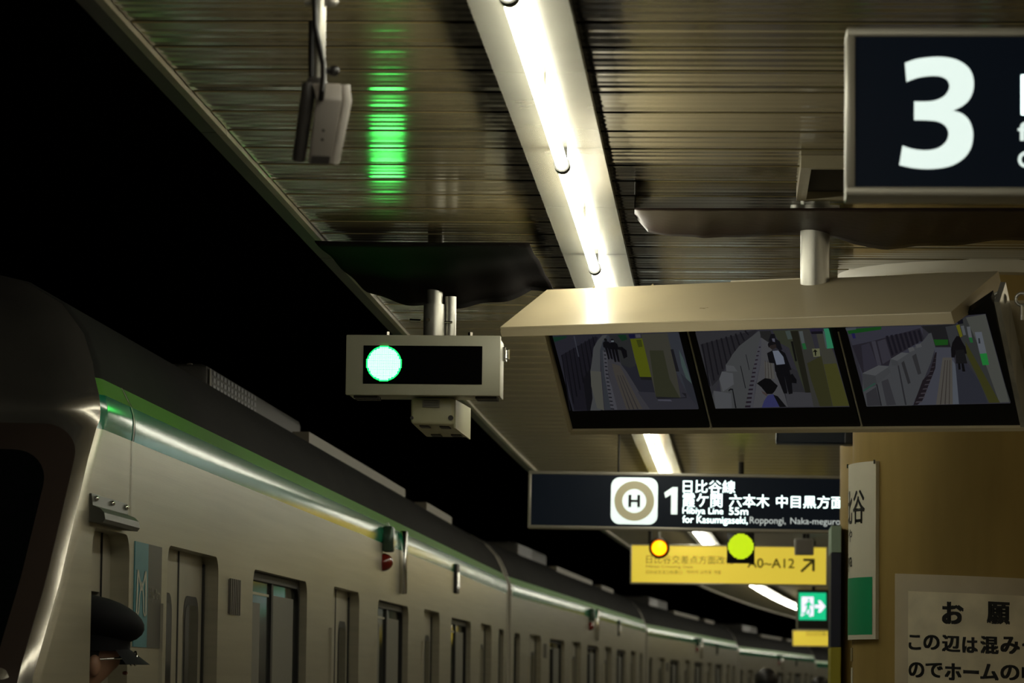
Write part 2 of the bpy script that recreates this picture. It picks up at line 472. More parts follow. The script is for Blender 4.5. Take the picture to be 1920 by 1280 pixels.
while Y < 124:
    a, b = ox(Y), ox(Y + PITCH * 2)
    mb.poly([(XE + 0.02 + a, Y, ZC + dz(Y)), (XR + a, Y, ZC + dz(Y)), (XR + b, Y + 2 * PITCH - 0.014, ZC + dz(Y)), (XE + 0.02 + b, Y + 2 * PITCH - 0.014, ZC + dz(Y))])
    Y += PITCH * 2
o = mb.build('ceiling_panel', M_CEILFAR, ceiling); o['kind'] = 'stuff'

# ceiling edge trim in lengths
trim = struct(thing('trim_1', None, None))
for k in range(14):
    y0 = -2 + k * 2.9 + (0.05 if k else 0)
    mb = MB(); curve_bar(mb, XE - 0.004, XE + 0.016, ZC - 0.014, ZC + 0.05, y0, y0 + 2.894, 1.45); mb.build('edge_strip', M_TRIM, trim)
    mb = MB(); curve_bar(mb, XE - 0.052, XE - 0.0045, ZC - 0.006, ZC + 0.15, y0, y0 + 2.894, 1.45); mb.build('edge_fascia', M_TRIMDK, trim)
mb = MB(); curve_bar(mb, XE - 0.004, XE + 0.016, ZC - 0.014, ZC + 0.05, 38.66, 124); mb.build('edge_strip', M_TRIM, trim)
mb = MB(); curve_bar(mb, XE - 0.052, XE - 0.0045, ZC - 0.006, ZC + 0.15, 38.66, 124); mb.build('edge_fascia', M_TRIMDK, trim)

# ================================================================== fluorescent row
LX = -0.431; ZPL = 2.853; SEG = 2.4
def light_fixture():
    t = thing('fluorescent_light', 'white reflector strip light with one bare glowing tube, in the row along the ceiling', 'ceiling light', group='fluorescent strip lights in a row along the platform ceiling')
    mb = MB(); mb.box(-0.097, 0.097, 0.02, SEG - 0.02, ZPL + 0.004, ZC - 0.002); mb.build('housing', M_DARKHOUS, t)
    for a, b in ((0.002, SEG / 2 - 0.002), (SEG / 2 + 0.002, SEG - 0.002)):
        mb = MB()
        pr = [(-0.106, 0.012), (-0.104, 0.0), (-0.05, -0.001), (0.05, -0.001), (0.104, 0.0), (0.106, 0.012), (0.098, 0.012), (-0.098, 0.012), (-0.106, 0.012)]
        mb.grid([[(p[0], y, ZPL + p[1]) for p in pr] for y in (a, b)])
        mb.poly([(p[0], a, ZPL + p[1]) for p in pr[:-1]]); mb.poly([(p[0], b, ZPL + p[1]) for p in pr[:-1]])
        mb.build('reflector_plate', M_REFL, t)
    mb = MB(); mb.tube((0, 0.03, ZPL - 0.046), (0, SEG - 0.03, ZPL - 0.046), 0.0155, 14); mb.build('tube', M_TUBE, t, smooth=50)
    for y, s in ((0.012, 1), (SEG - 0.012, -1)):
        mb = MB(); mb.tube((0, y - 0.011, ZPL - 0.046), (0, y + 0.018 * s, ZPL - 0.046), 0.021, 14)
        mb.box(-0.012, 0.012, y - 0.008, y + 0.008, ZPL - 0.045, ZPL + 0.002); mb.build('tube_holder', M_HOLD, t, smooth=50)
    mb = MB(); mb.tube((0.012, SEG / 2, ZPL), (0.012, SEG / 2, ZPL - 0.03), 0.004, 8); mb.build('tube_clip', M_REFL, t)
    return t
fx = light_fixture(); first = True
Y = 9.585 - 6 * SEG
while Y < 100:
    o = fx if first else clone(fx); first = False
    ym = Y + SEG / 2
    o.location = (LX + ox(Y), Y, dz(ym))
    o.rotation_euler = (0, 0, -math.atan((ox(Y + SEG) - ox(Y)) / SEG))
    Y += SEG

# the other lamp row, over the far side of the platform beyond the columns
fx2 = None
Y = 9.585 - 4 * SEG
while Y < 34:
    o = clone(fx)
    if fx2 is None:
        fx2 = o
    o['label'] = 'strip light with bare tube in the second row, over the platform beyond the brown columns'
    o['group'] = 'second row of strip lights beyond the columns'
    for ch_ in o.children:
        if ch_.name.startswith('tube') and ch_.data.materials[0] == M_TUBE:
            ch_.material_slots[0].link = 'OBJECT'; ch_.material_slots[0].material = M_TUBE2
    o.location = (2.15 + ox(Y), Y, 0)
    o.rotation_euler = (0, 0, -math.atan((ox(Y + SEG) - ox(Y)) / SEG))
    Y += SEG

# ================================================================== train
PROF = [(0.0, 2.160), (0.0028, 2.186), (0.0034, 2.210), (0.0006, 2.234), (-0.007, 2.260), (-0.036, 2.315), (-0.055, 2.365), (-0.10, 2.455), (-0.19, 2.555), (-0.34, 2.640), (-0.55, 2.700), (-0.85, 2.738), (-1.4, 2.755)]
WID = 2.80
ZB = -0.15
DOORW = 1.16
def front_y(z):                      # y of the front corner at height z (car 1)
    t = [(-0.2, 9.25), (0.6, 9.12), (1.2, 9.22), (1.47, 9.30), (1.72, 9.65), (1.88, 9.83), (2.07, 10.04), (2.16, 10.16), (2.19, 10.20), (2.235, 10.207), (2.26, 10.23), (2.31, 10.32), (2.37, 10.40), (2.46, 10.50), (2.56, 10.64), (2.64, 10.80), (2.70, 11.0), (2.738, 11.2), (2.76, 11.45)]
    if z <= t[0][0]: return t[0][1]
    for a, b in zip(t, t[1:]):
        if z <= b[0]: return a[1] + (b[1] - a[1]) * (z - a[0]) / (b[0] - a[0])
    return t[-1][1]
def wall_openings(mb, y0, y1, z0, z1, ops, depth, rr=0.07):
    """flat side wall at x=0 from y0..y1, z0..z1 with openings (ya,yb,za,zb); reveals go to x=-depth"""
    ops = sorted(ops)
    cur = y0
    for (a, b, za, zb) in ops:
        mb.poly([(0, cur, z0), (0, a, z0), (0, a, z1), (0, cur, z1)])
        mb.poly([(0, a, zb), (0, b, zb), (0, b, z1), (0, a, z1)])
        if za > z0 + 1e-3: mb.poly([(0, a, z0), (0, b, z0), (0, b, za), (0, a, za)])
        n = 5
        arcs = []
        for (cy, s) in ((a, 1), (b, -1)):
            pts = [(cy + s * rr - s * rr * math.cos(math.radians(90 * k / n)), zb - rr + rr * math.sin(math.radians(90 * k / n))) for k in range(n + 1)]
            for p, q in zip(pts, pts[1:]):
                mb.poly([(0, cy, zb), (0, p[0], p[1]), (0, q[0], q[1])])
            arcs.append(pts)
        loop = [(a, za)] + arcs[0] + arcs[1][::-1] + [(b, za), (a, za)]
        for p, q in zip(loop, loop[1:]):
            mb.poly([(0, p[0], p[1]), (0, q[0], q[1]), (-depth, q[0], q[1]), (-depth, p[0], p[1])])
        cur = b
    mb.poly([(0, cur, z0), (0, y1, z0), (0, y1, z1), (0, cur, z1)])

def make_car(label, d1, length_y0, length_y1, nose=False, group=None):
    """d1: y of the first door centre; body from length_y0 to length_y1 (local y)"""
    t = thing('train_car', label, 'train car', group=group)
    y0, y1 = length_y0, length_y1
    doors = [d1 + 4.83 * k for k in range(4)]
    wins = [(d1 + 4.83 * k + 1.50, d1 + 4.83 * k + 3.25) for k in range(3)]
    wins.append((doors[-1] + 1.42, doors[-1] + 2.05))
    if not nose: wins.append((d1 - 2.05, d1 - 1.5))
    ops = [(d - DOORW / 2, d + DOORW / 2, 0.0, 1.885) for d in doors] + [(a, b, 0.85, 1.875) for a, b in wins]
    mb = MB()
    ys = y0
    if nose:
        ys = 10.42
        cab = (10.165, 10.80, 0.0, 1.885)
        # door wall from 10.14, above the cab door from 10.42: lower strip first
        wall_openings(mb, 10.14, y1, ZB, 1.92, ops + [cab], 0.055)
        mb.poly([(0, 10.42, 1.92), (0, y1, 1.92), (0, y1, 2.16), (0, 10.42, 2.16)])
    else:
        wall_openings(mb, y0, y1, ZB, 2.16, ops, 0.055)
    # far side and ends
    mb.poly([(-WID, ys, ZB), (-WID, y1, ZB), (-WID, y1, 2.16), (-WID, ys, 2.16)])
    mb.build('side_wall', M_STEEL, t, smooth=35)
    ext0 = 11.7 if nose else y0
    def ext(pts, ya, yb, name, m, smooth=60):
        mb = MB()
        mb.grid([[(p[0], y, p[1]) for p in pts] for y in (ya, yb)])
        return mb.build(name, m, t, smooth=smooth, merge=False)
    ext(PROF[:5], ext0, y1, 'green_band', M_BAND)
    ext(PROF[4:6], ext0, y1, 'light_green_stripe', M_BAND2)
    mirror = [(-WID - p[0], p[1]) for p in PROF[::-1]]
    ext(PROF[5:] + mirror[1:], ext0, y1, 'roof', M_ROOF)
    # car ends
    full = [(0, ZB)] + PROF + mirror[1:] + [(-WID, ZB)]
    for yy in ([y1] if nose else [y0, y1]):
        mb = MB(); mb.poly([(p[0], yy, p[1]) for p in full]); mb.build('car_end', M_ENDPL, t)
    # thin end edge trims
    for yy, s in (([(y1, -1)] if nose else [(y0, 1), (y1, -1)])):
        mb = MB()
        q = [(0.006, ZB)] + [(p[0] + 0.006, p[1] + 0.004) for p in PROF[:10]]
        mb.grid([[(p[0], y, p[1]) for p in q] for y in (yy, yy + s * 0.07)])
        mb.build('end_trim', M_ENDPL, t, smooth=60)
    # passenger doors
    for d in doors:
        for s in (-1, 1):
            mb = MB()
            a, b = (d - DOORW / 2, d - 0.004) if s < 0 else (d + 0.004, d + DOORW / 2)
            mb.box(-0.085, -0.052, a, b, ZB + 0.16, 1.885)
            lf = mb.build('door', M_STEELD, t)
            c = d + s * 0.30
            w0, w1 = c - 0.17, c + 0.17
            mb = MB(); pts = rrect(w0, w1, 0.75, 1.745, 0.07)
            mb.poly([(-0.0505, p[0], p[1]) for p in pts]); mb.build('door_window_seal', M_RUBBER, lf)
            mb = MB(); pts = rrect(w0 + 0.025, w1 - 0.025, 0.78, 1.715, 0.055)
            mb.poly([(-0.049, p[0], p[1]) for p in pts]); mb.build('door_window', M_GLASS, lf)
        mb = MB(); mb.box(-0.054, -0.049, d - 0.010, d + 0.010, 0.0, 1.885); mb.build('door_seal', M_RUBBER, t)
        mb = MB(); mb.box(-0.054, -0.045, d + DOORW / 2 - 0.03, d + DOORW / 2 - 0.005, 0.0, 1.86); mb.build('door_edge_seal', M_RUBBER, t)
        mb = MB(); mb.box(-0.003, 0.012, d - 0.72, d - 0.695, 0.4, 1.70); mb.build('door_pocket_strip', M_STEELD, t)
    # windows
    for a, b in wins:
        w = thing('window', None, None); w.parent = t
        mb = MB(); mb.box(-0.075, -0.045, a, b, 0.85, 1.875); mb.build('pane', M_WINGLASS, w)
        mb = MB()
        for p, q in zip(*(lambda L: (L, L[1:] + L[:1]))(rrect(a + 0.002, b - 0.002, 0.852, 1.873, 0.068))):
            mid = ((a + b) / 2, 1.36)
            def inn(pt): return (pt[0] + (0.035 if pt[0] < mid[0] else -0.035), pt[1] + (0.03 if pt[1] < mid[1] else -0.03))
            pi, qi = inn(p), inn(q)
            mb.poly([(-0.030, p[0], p[1]), (-0.030, q[0], q[1]), (-0.030, qi[0], qi[1]), (-0.030, pi[0], pi[1])])
            mb.poly([(-0.030, pi[0], pi[1]), (-0.030, qi[0], qi[1]), (-0.046, qi[0], qi[1]), (-0.046, pi[0], pi[1])])
        mb.build('frame', M_RUBBER, w)
        if b - a > 1:
            mb = MB(); mb.box(-0.050, -0.036, (a + b) / 2 - 0.03, (a + b) / 2 + 0.03, 0.86, 1.86); mb.build('mullion', M_RUBBER, w)
            mb = MB(); mb.box(-0.0455, -0.042, a + 0.10, (a + b) / 2 - 0.06, 1.79, 1.80); mb.build('vent_bar', M_ALU, w)
            mb = MB(); mb.box(-0.0455, -0.043, (a + b) / 2 + 0.08, b - 0.12, 0.88, 1.80); mb.build('painted_reflection', M_WINREFL, w)  # grey panels over the glass, painted in for the platform wall's reflection
            mb = MB(); mb.box(-0.0455, -0.043, a + 0.16, a + 0.55, 0.88, 1.76); mb.build('painted_reflection', M_WINREFL, w)
    # side lamps, display bar, slot, louver
    yl = d1 + 6.55
    mb = MB(); mb.rbox(0.0, 0.055, yl - 0.05, yl + 0.05, 2.115, 2.245, 0.012); lp = mb.build('side_lamp', M_GREENLAMP, t, smooth=40)
    mb = MB(); mb.box(0.010, 0.030, yl - 0.002, yl + 0.002, 2.245, 2.265); mb.build('lamp_pin', M_CHROME, lp)
    mb = MB(); mb.ell((0.0, yl, 2.065), (0.052, 0.05, 0.046)); mb.build('red_side_lamp', M_REDLAMP, t, smooth=60)
    mb = MB(); mb.rbox(0.0, 0.038, yl + 0.95, yl + 1.0, 1.93, 2.262, 0.006); mb.build('display_bar', M_CHROME, t, smooth=40)
    mb = MB(); mb.rbox(-0.01, 0.020, yl + 4.78, yl + 5.0, 2.03, 2.215, 0.006); sl = mb.build('side_slot', M_RUBBER, t)
    mb = MB(); mb.box(0.0195, 0.023, yl + 4.80, yl + 4.98, 2.06, 2.16); mb.build('slot_glass', M_CHROME, sl)
    yv = d1 + 0.98
    vg = thing('louver', None, None); vg.parent = t
    mb = MB(); mb.box(-0.005, 0.002, yv - 0.14, yv + 0.14, 1.70, 1.818); mb.build('louver_back', M_CAMDARK, vg)
    for k in range(6):
        mb = MB(); yy = yv - 0.12 + k * 0.048
        mb.box(0.001, 0.008, yy - 0.010, yy + 0.010, 1.697, 1.822); mb.build('slat', mat('louver_grey', (0.14, 0.13, 0.11), 0.5), vg)
    # roof equipment
    ac = thing('air_conditioner', None, None); ac.parent = t
    ya, yb = d1 + 3.75, d1 + 7.2
    mb = MB(); mb.rbox(-2.25, -0.50, ya, yb, 2.60, 2.818, 0.03, 2); mb.build('casing', mat('ac_grey', (0.05, 0.046, 0.038), 0.6), ac, smooth=40)
    mb = MB()
    for r in range(4):
        for c in range(13):
            y = ya + 0.14 + c * 0.115; z = 2.690 + r * 0.030
            mb.box(-0.499, -0.497, y, y + 0.075, z, z + 0.019)
    g = mb.build('grille_hole', M_BLACK, ac); g['kind'] = 'stuff'
    mb = MB(); mb.box(-0.498, -0.494, ya + 0.02, ya + 0.05, 2.69, 2.80); mb.build('casing_edge', M_ROOFSTRIP, ac)
    for k in range(8):
        yy = ya + 0.05 + k * 0.42
        mb = MB(); mb.box(-0.60, -0.58, yy, yy + 0.30, 2.812, 2.824); mb.build('cable_cleat', M_ROOFSTRIP, ac)
    for (q0, q1) in ((d1 + 5.4, d1 + 10.6), (d1 + 12.2, d1 + 14.4)):
        mb = MB(); mb.box(-0.33, -0.25, q0, q1, 2.58, 2.640); mb.build('roof_board', M_ROOFSTRIP, t)
    return t

car1 = make_car('silver train car with dark windscreen nose, where a conductor leans out of the cab', 12.11, 10.42, 29.0, nose=True, group='coupled silver train cars with green roof band')
car1.location = (-1.757, 0, 0); car1.rotation_euler = (0, 0, -0.0021)
# nose of the first car
def corner_pts(z, inset, yj):
    """side line from yj forward to the middle of the corner, then the front across to the other side"""
    yc = front_y(z); r = 0.16
    side = [(-inset, yj)]
    if yj > yc + r + 0.25: side.append((-inset, (yj + yc + r) / 2))
    side.append((-inset, yc + r))
    arc = []
    for k in range(1, 9):
        a = math.radians(90 * k / 8)
        arc.append((-inset - r + r * math.cos(a), yc + r - r * math.sin(a)))
    side += arc[:2]
    front = arc[1:]
    hw = WID / 2
    x0 = front[-1][0]
    nfr = 14
    for k in range(1, nfr + 1):
        t = k / nfr
        x = x0 + (-WID + inset + r - x0) * t
        u = (x + hw) / (x0 + hw)
        front.append((x, yc - 0.16 * (1 - u * u)))
    for k in range(1, 9):
        a = math.radians(90 * k / 8)
        front.append((-WID + inset + r - r * math.sin(a), yc + r - r * math.cos(a)))
    front.append((-WID + inset, yj))
    return side, front
def nose_surface(levels, which):
    rows = []
    for z, inset, yj in levels:
        s, f = corner_pts(z, inset, yj)
        pts = s if which == 'side' else f
        if which == 'side':
            while len(pts) < 5: pts = [pts[0]] + pts
        rows.append([(p[0], p[1], z) for p in pts])
    return rows
lowlev = [(z, 0.0, 10.14) for z in (ZB, 0.3, 0.7, 1.0, 1.2, 1.35, 1.47, 1.56, 1.65, 1.72, 1.80, 1.88, 1.92)]
midlev = [(z, 0.0, 10.42) for z in (1.92, 2.0, 2.07, 2.16)]
bandlev = [(p[1], -p[0], 11.7) for p in PROF[:5]]
leaflev = [(p[1], -p[0], 11.7) for p in PROF[4:6]]
rooflev = [(p[1], -p[0], 11.7) for p in PROF[5:12]]
nose = thing('nose', None, None); nose.parent = car1
for nm, lev, m in (('cheek', lowlev, M_STEEL), ('cheek', midlev, M_STEEL), ('green_band', bandlev, M_BAND), ('light_green_stripe', leaflev, M_BAND2), ('roof', rooflev, M_ROOF)):
    MB().grid(nose_surface(lev, 'side')).build(nm, m, nose, smooth=60, merge=False)
mb = MB()
for lev in (lowlev, midlev, bandlev, leaflev, rooflev): mb.grid(nose_surface(lev, 'front'))
mb.build('front_shell', M_NOSE, nose, smooth=60, merge=False)
mb = MB(); mb.poly([(p[0], p[1], PROF[11][1]) for p in (corner_pts(PROF[11][1], -PROF[11][0], 11.7)[0] + corner_pts(PROF[11][1], -PROF[11][0], 11.7)[1][1:])]); mb.build('roof_cap', M_ROOF, nose)
def front_at(x, z):
    yc = front_y(z); r = 0.16; hw = WID / 2
    x0 = -r; 
    if x > x0:
        d = (x - x0) / r
        return yc + r - r * math.sqrt(max(0, 1 - d * d))
    if x < -WID - x0:
        d = (-WID - x0 - x) / r
        return yc + r - r * math.sqrt(max(0, 1 - d * d))
    u = (x + hw) / (x0 + hw)
    return yc - 0.16 * (1 - u * u)
def patch(hx, z0, z1, off, rad=0.10, rings=8):
    mb = MB(); cz = (z0 + z1) / 2
    corner = rrect(-WID / 2 - hx, -WID / 2 + hx, z0, z1, rad, 8)
    out = []
    for p, q in zip(corner, corner[1:] + corner[:1]):
        n = max(1, int(math.hypot(q[0] - p[0], q[1] - p[1]) / 0.05))
        out += [(lerp(p[0], q[0], k / n), lerp(p[1], q[1], k / n)) for k in range(n)]
    out.append(out[0])
    rows = []
    for k in range(rings + 1):
        s = k / rings
        rows.append([(-WID / 2 + (x + WID / 2) * s, front_at(-WID / 2 + (x + WID / 2) * s, cz + (z - cz) * s) - off, cz + (z - cz) * s) for x, z in out])
    mb.grid(rows); return mb
patch(1.362, 0.75, 2.165, 0.022).build('windscreen_surround', M_FRAMEDK, nose, smooth=60, merge=False)
patch(1.305, 0.82, 2.085, 0.034).build('windscreen', M_GLASS, nose, smooth=60, merge=False)
mb = MB(); mb.path([(-0.20, front_at(-0.2, z) - 0.045, z) for z in (1.95, 1.8, 1.65, 1.5, 1.3, 1.1)], 0.008, 6); mb.build('wiper', M_CHROME, nose, smooth=60)
mb = MB(); mb.grid([[(p[0] + 0.0025, y, p[1]) for p in [(0, 1.92)] + PROF[:6]] for y in (10.795, 10.807)]); mb.build('body_seam', M_STEELD, nose)
mb = MB(); mb.grid([[(p[0] + 0.0028, y, p[1]) for p in PROF[:6]] for y in (10.808, 10.822)]); mb.build('body_seam', M_RUBBER, nose)
# cab door with its drop window, hood above it
cab = thing('cab_door', None, None); cab.parent = car1
mb = MB()
mb.box(-0.085, -0.055, 10.165, 10.80, 0.0, 1.0); mb.box(-0.085, -0.055, 10.165, 10.80, 1.715, 1.885)
mb.box(-0.085, -0.055, 10.165, 10.20, 1.0, 1.715); mb.box(-0.085, -0.055, 10.62, 10.80, 1.0, 1.715)
mb.build('door_leaf', M_STEELD, cab)
mb = MB(); mb.box(-0.058, -0.050, 10.625, 10.632, 0.0, 1.885); mb.build('door_seam', M_RUBBER, cab)
mb = MB(); mb.box(-0.9, -0.8, 10.0, 11.2, 0.0, 2.1); mb.build('cab_interior', M_RUBBER, cab)
hd = thing('door_hood', None, None); hd.parent = car1
mb = MB()
for ya, yb in ((10.10, 10.70),):
    pr = [(0.0, 1.972), (0.006, 1.972), (0.010, 1.940), (0.030, 1.932), (0.042, 1.920), (0.045, 1.902), (0.038, 1.892), (0.0, 1.895)]
    mb.grid([[(p[0], y, p[1]) for p in pr + pr[:1]] for y in (ya, yb)])
    mb.poly([(p[0], ya, p[1]) for p in pr]); mb.poly([(p[0], yb, p[1]) for p in pr])
mb.build('hood_plate', mat('hood_grey', (0.075, 0.075, 0.062), 0.4, 0.3), hd)
for y in (10.15, 10.42, 10.66):
    mb = MB(); mb.ell((0.010, y, 1.960), (0.008, 0.012, 0.008), 8, 6); mb.build('screw', M_CHROME, hd, smooth=60)
# logo plate: teal and charcoal stripes
lg = thing('logo_sticker', None, None); lg.parent = car1
mb = MB(); mb.box(-0.001, 0.003, 10.885, 11.135, 1.563, 1.872); tl = mb.build('teal_stripe', M_TEAL, lg)
mb = MB(); mb.box(-0.001, 0.003, 11.135, 11.40, 1.563, 1.872); ch = mb.build('charcoal_stripe', M_CHAR, lg)
# emblem: two tall looped strokes forming an open M
mb = MB()
def yz(u, v): return (0.0045, 10.895 + u * 0.23, 1.655 + v * 0.135)
def stroke(pts, w):
    for (a, b) in zip(pts, pts[1:]):
        mb.poly([yz(a[0] - w, a[1]), yz(a[0] + w, a[1]), yz(b[0] + w, b[1]), yz(b[0] - w, b[1])])
stroke([(0.12, 0.05), (0.14, 0.5), (0.18, 1.0)], 0.05); stroke([(0.18, 1.0), (0.36, 0.72), (0.5, 0.55)], 0.05)
stroke([(0.88, 0.05), (0.86, 0.5), (0.82, 1.0)], 0.05); stroke([(0.82, 1.0), (0.64, 0.72), (0.5, 0.55)], 0.05)
stroke([(0.3, 0.08), (0.34, 0.45), (0.5, 0.75)], 0.035); stroke([(0.7, 0.08), (0.66, 0.45), (0.5, 0.75)], 0.035)
stroke([(0.12, 0.05), (0.2, 0.0), (0.3, 0.1)], 0.05); stroke([(0.7, 0.1), (0.8, 0.0), (0.88, 0.05)], 0.05)
mb.build('emblem', M_LOGOW, tl, merge=False)
lettering('Tokyo Metro', 0, 0.21, 0, 0.042, 0, M_LOGOW, ch, 0.01, fn=lambda p: Vector((0.0045, 11.16 + p.x, 1.700 + p.z)))

car_mid = make_car('silver train car with green roof band, coupled behind the cab car', 2.4, 0.0, 19.6, nose=False, group='coupled silver train cars with green roof band')
labels = ['silver train car with green roof band, coupled right behind the cab car',
          'silver train car with green roof band, third from the cab end',
          'silver train car with green roof band, fourth from the cab end',
          'silver train car with green roof band, fifth from the cab end']
px_, py_, th = -1.695, 29.45, 0.033
for k in range(4):
    o = car_mid if k == 0 else clone(car_mid)
    o['label'] = labels[k]
    o.location = (px_, py_, dzt(py_ + 10)); o.rotation_euler = (math.radians(0), 0, -th)
    px_ += 20.0 * math.sin(th); py_ += 20.0 * math.cos(th); th += 0.031

# ================================================================== people
def person(name, label, loc, h, heading, top, bottom, hair=True, lean=(0, 0), group=None, arms=True):
    """one continuous skinned body facing local +y; lean shifts the upper body"""
    t = thing(name, label, 'person', loc, (0, 0, heading), group)
    S = h / 1.70
    V = []; E = []; Rr = []
    def L(z): 
        k = max(0.0, (z - 0.95) / 0.70) ** 1.2
        return lean[0] * k, lean[1] * k
    def av(x, y, z, rx, ry=None, par=None):
        lx, ly = L(z)
        V.append((x * S + lx, y * S + ly, z * S)); Rr.append((rx * S, (ry or rx) * S))
        if par is not None: E.append((par, len(V) - 1))
        return len(V) - 1
    pel = av(0, 0, 0.95, 0.15, 0.105)
    wst = av(0, 0, 1.08, 0.135, 0.095, pel)
    cst = av(0, 0, 1.28, 0.165, 0.105, wst)
    nb = av(0, 0, 1.42, 0.09, 0.075, cst)
    nk = av(0, 0.005, 1.48, 0.055, 0.055, nb)
    hd1 = av(0, 0.02, 1.55, 0.065, 0.075, nk)
    hd2 = av(0, 0.015, 1.62, 0.074, 0.092, hd1)
    hd3 = av(0, 0.005, 1.675, 0.055, 0.07, hd2)
    ns = av(0, 0.115, 1.575, 0.014, 0.014, hd1)
    for s in (-1, 1):
        sh = av(s * 0.18, 0, 1.385, 0.062, 0.058, cst)
        el = av(s * 0.235, -0.02, 1.12, 0.045, 0.043, sh)
        wr = av(s * 0.245, 0.05, 0.89, 0.029, 0.026, el)
        pm = av(s * 0.245, 0.065, 0.82, 0.032, 0.018, wr)
        for q, (dy, ln) in enumerate(((0.030, 0.070), (0.010, 0.082), (-0.010, 0.076), (-0.028, 0.060))):
            f1 = av(s * 0.247, 0.068 + dy, 0.775, 0.009, 0.009, pm)
            av(s * 0.240, 0.078 + dy, 0.775 - ln, 0.0075, 0.0075, f1)
        th1 = av(s * 0.235, 0.105, 0.815, 0.010, 0.010, pm)
        av(s * 0.225, 0.120, 0.775, 0.0085, 0.0085, th1)
        hp = av(s * 0.095, 0, 0.88, 0.085, 0.085, pel)
        kn = av(s * 0.10, 0.015, 0.49, 0.056, 0.056, hp)
        an = av(s * 0.105, -0.02, 0.09, 0.038, 0.042, kn)
        av(s * 0.115, 0.13, 0.045, 0.04, 0.032, an)
    me = bpy.data.meshes.new('body'); me.from_pydata(V, E, [])
    ob = bpy.data.objects.new('body', me); COL.objects.link(ob)
    md = ob.modifiers.new('skin', 'SKIN')
    sk = me.skin_vertices[0].data
    for i, r in enumerate(Rr): sk[i].radius = r
    sk[0].use_root = True
    sb = ob.modifiers.new('sub', 'SUBSURF'); sb.levels = 2; sb.render_levels = 2
    dg = bpy.context.evaluated_depsgraph_get()
    m2 = bpy.data.meshes.new_from_object(ob.evaluated_get(dg))
    bpy.data.objects.remove(ob)
    m2.name = 'body'
    for m in (M_SKIN, top, bottom, M_BLACK): m2.materials.append(m)
    for p in m2.polygons:
        c = p.center / S
        z = c.z; lx, ly = L(c.z); x = abs(c.x - lx / S)
        if z > 1.445: k = 0
        elif z < 0.075: k = 3
        elif x > 0.19 and z < 0.90: k = 0
        elif z < 0.97 and x < 0.2: k = 2
        else: k = 1
        p.material_index = k; p.use_smooth = True
    ob = bpy.data.objects.new('body', m2); COL.objects.link(ob); ob.parent = t
    lx, ly = L(1.62)
    if hair:
        mb = MB()
        rows = []
        for a in range(9):
            thh = math.radians(126) * a / 8; row = []
            for b in range(25):
                ph = 2 * math.pi * b / 24
                cut = 1.0 if math.sin(ph) < 0.1 else 0.5
                tt = thh * cut
                row.append((lx + 0.085 * S * math.sin(tt) * math.cos(ph), ly + (0.002 + 0.106 * math.sin(tt) * math.sin(ph)) * S, (1.615 + 0.098 * math.cos(tt)) * S))
            rows.append(row)
        mb.grid(rows); mb.build('hair', M_HAIR, t, smooth=80)
    mb = MB()
    for s in (-1, 1): mb.ell((lx + s * 0.083 * S, ly - 0.005 * S, 1.555 * S), (0.014 * S, 0.02 * S, 0.032 * S), 10, 8)
    mb.build('ears', M_SKIN, t, smooth=60)
    for s in (-1, 1):
        mb = MB(); mb.ell((lx + s * 0.032 * S, ly + 0.098 * S, 1.605 * S), (0.012 * S, 0.008 * S, 0.007 * S), 8, 6); mb.build('eye', M_HAIR, t, smooth=60)
    mb = MB(); mb.ell((lx, ly + 0.098 * S, 1.535 * S), (0.024 * S, 0.008 * S, 0.006 * S), 8, 6); mb.build('mouth', mat('lips', (0.28, 0.10, 0.08), 0.5), t, smooth=60)
    return t, (lx, ly, S)

# conductor leaning out of the cab door window, looking back along the train
con, (clx, cly, cS) = person('person', 'person in black uniform cap and glasses leaning out of the train cab', (-2.13, 10.42, 0.0), 1.645, math.radians(-72), M_UNIFORM, M_UNIFORM, hair=True, lean=(0.0, 0.375))
hx, hy, hz = clx, cly + 0.01 * cS, 1.655 * cS
rot = Matrix.Rotation(math.radians(-12), 3, 'X')
mb = MB(); mb.ell((hx, hy - 0.005, hz + 0.035), (0.138, 0.145, 0.066), 28, 14, rot=rot); cap = mb.build('cap', M_UNIFORM, con, smooth=80)
mb = MB(); mb.tube((hx, hy, hz - 0.055), (hx, hy, hz + 0.02), 0.098, 24); mb.build('cap_band', M_UNIFORM, cap, smooth=60)
mb = MB()
rows = []
for a in range(4):
    r = 0.098 + a * 0.019
    rows.append([(hx + r * math.cos(math.radians(q)), hy + r * math.sin(math.radians(q)), hz - 0.050 - 0.014 * a) for q in range(25, 156, 10)])
mb.grid(rows); mb.build('cap_visor', M_UNIFORM, cap, smooth=60)
gl = thing('glasses', None, None); gl.parent = con
for s in (-1, 1):
    mb = MB()
    cx, cz, cy = hx + s * 0.034, 1.578 * cS, hy + 0.108
    mb.path([(cx + 0.027 * math.cos(2 * math.pi * k / 16), cy, cz + 0.02 * math.sin(2 * math.pi * k / 16)) for k in range(17)], 0.0025, 6)
    mb.build('lens_rim', M_CHROME, gl, smooth=60)
    mb = MB(); mb.path([(hx + s * 0.062, cy, cz), (hx + s * 0.088, hy + 0.06, cz), (hx + s * 0.09, hy, cz - 0.004)], 0.003, 6); mb.build('temple', M_CHROME, gl, smooth=60)
w = P(1437, 1255, 25.0)
person('person', 'person with short black hair standing beyond the lit yellow exit sign', (w.x, 25.0, 0.0), w.z, 0.15, M_SHIRT, M_UNIFORM)
w = P(1537, 1272, 33.0)
person('person', 'person in dark clothes standing beside the navy and yellow banner', (w.x, 33.0, 0.0), w.z + 0.01, -0.1, M_UNIFORM, M_UNIFORM)

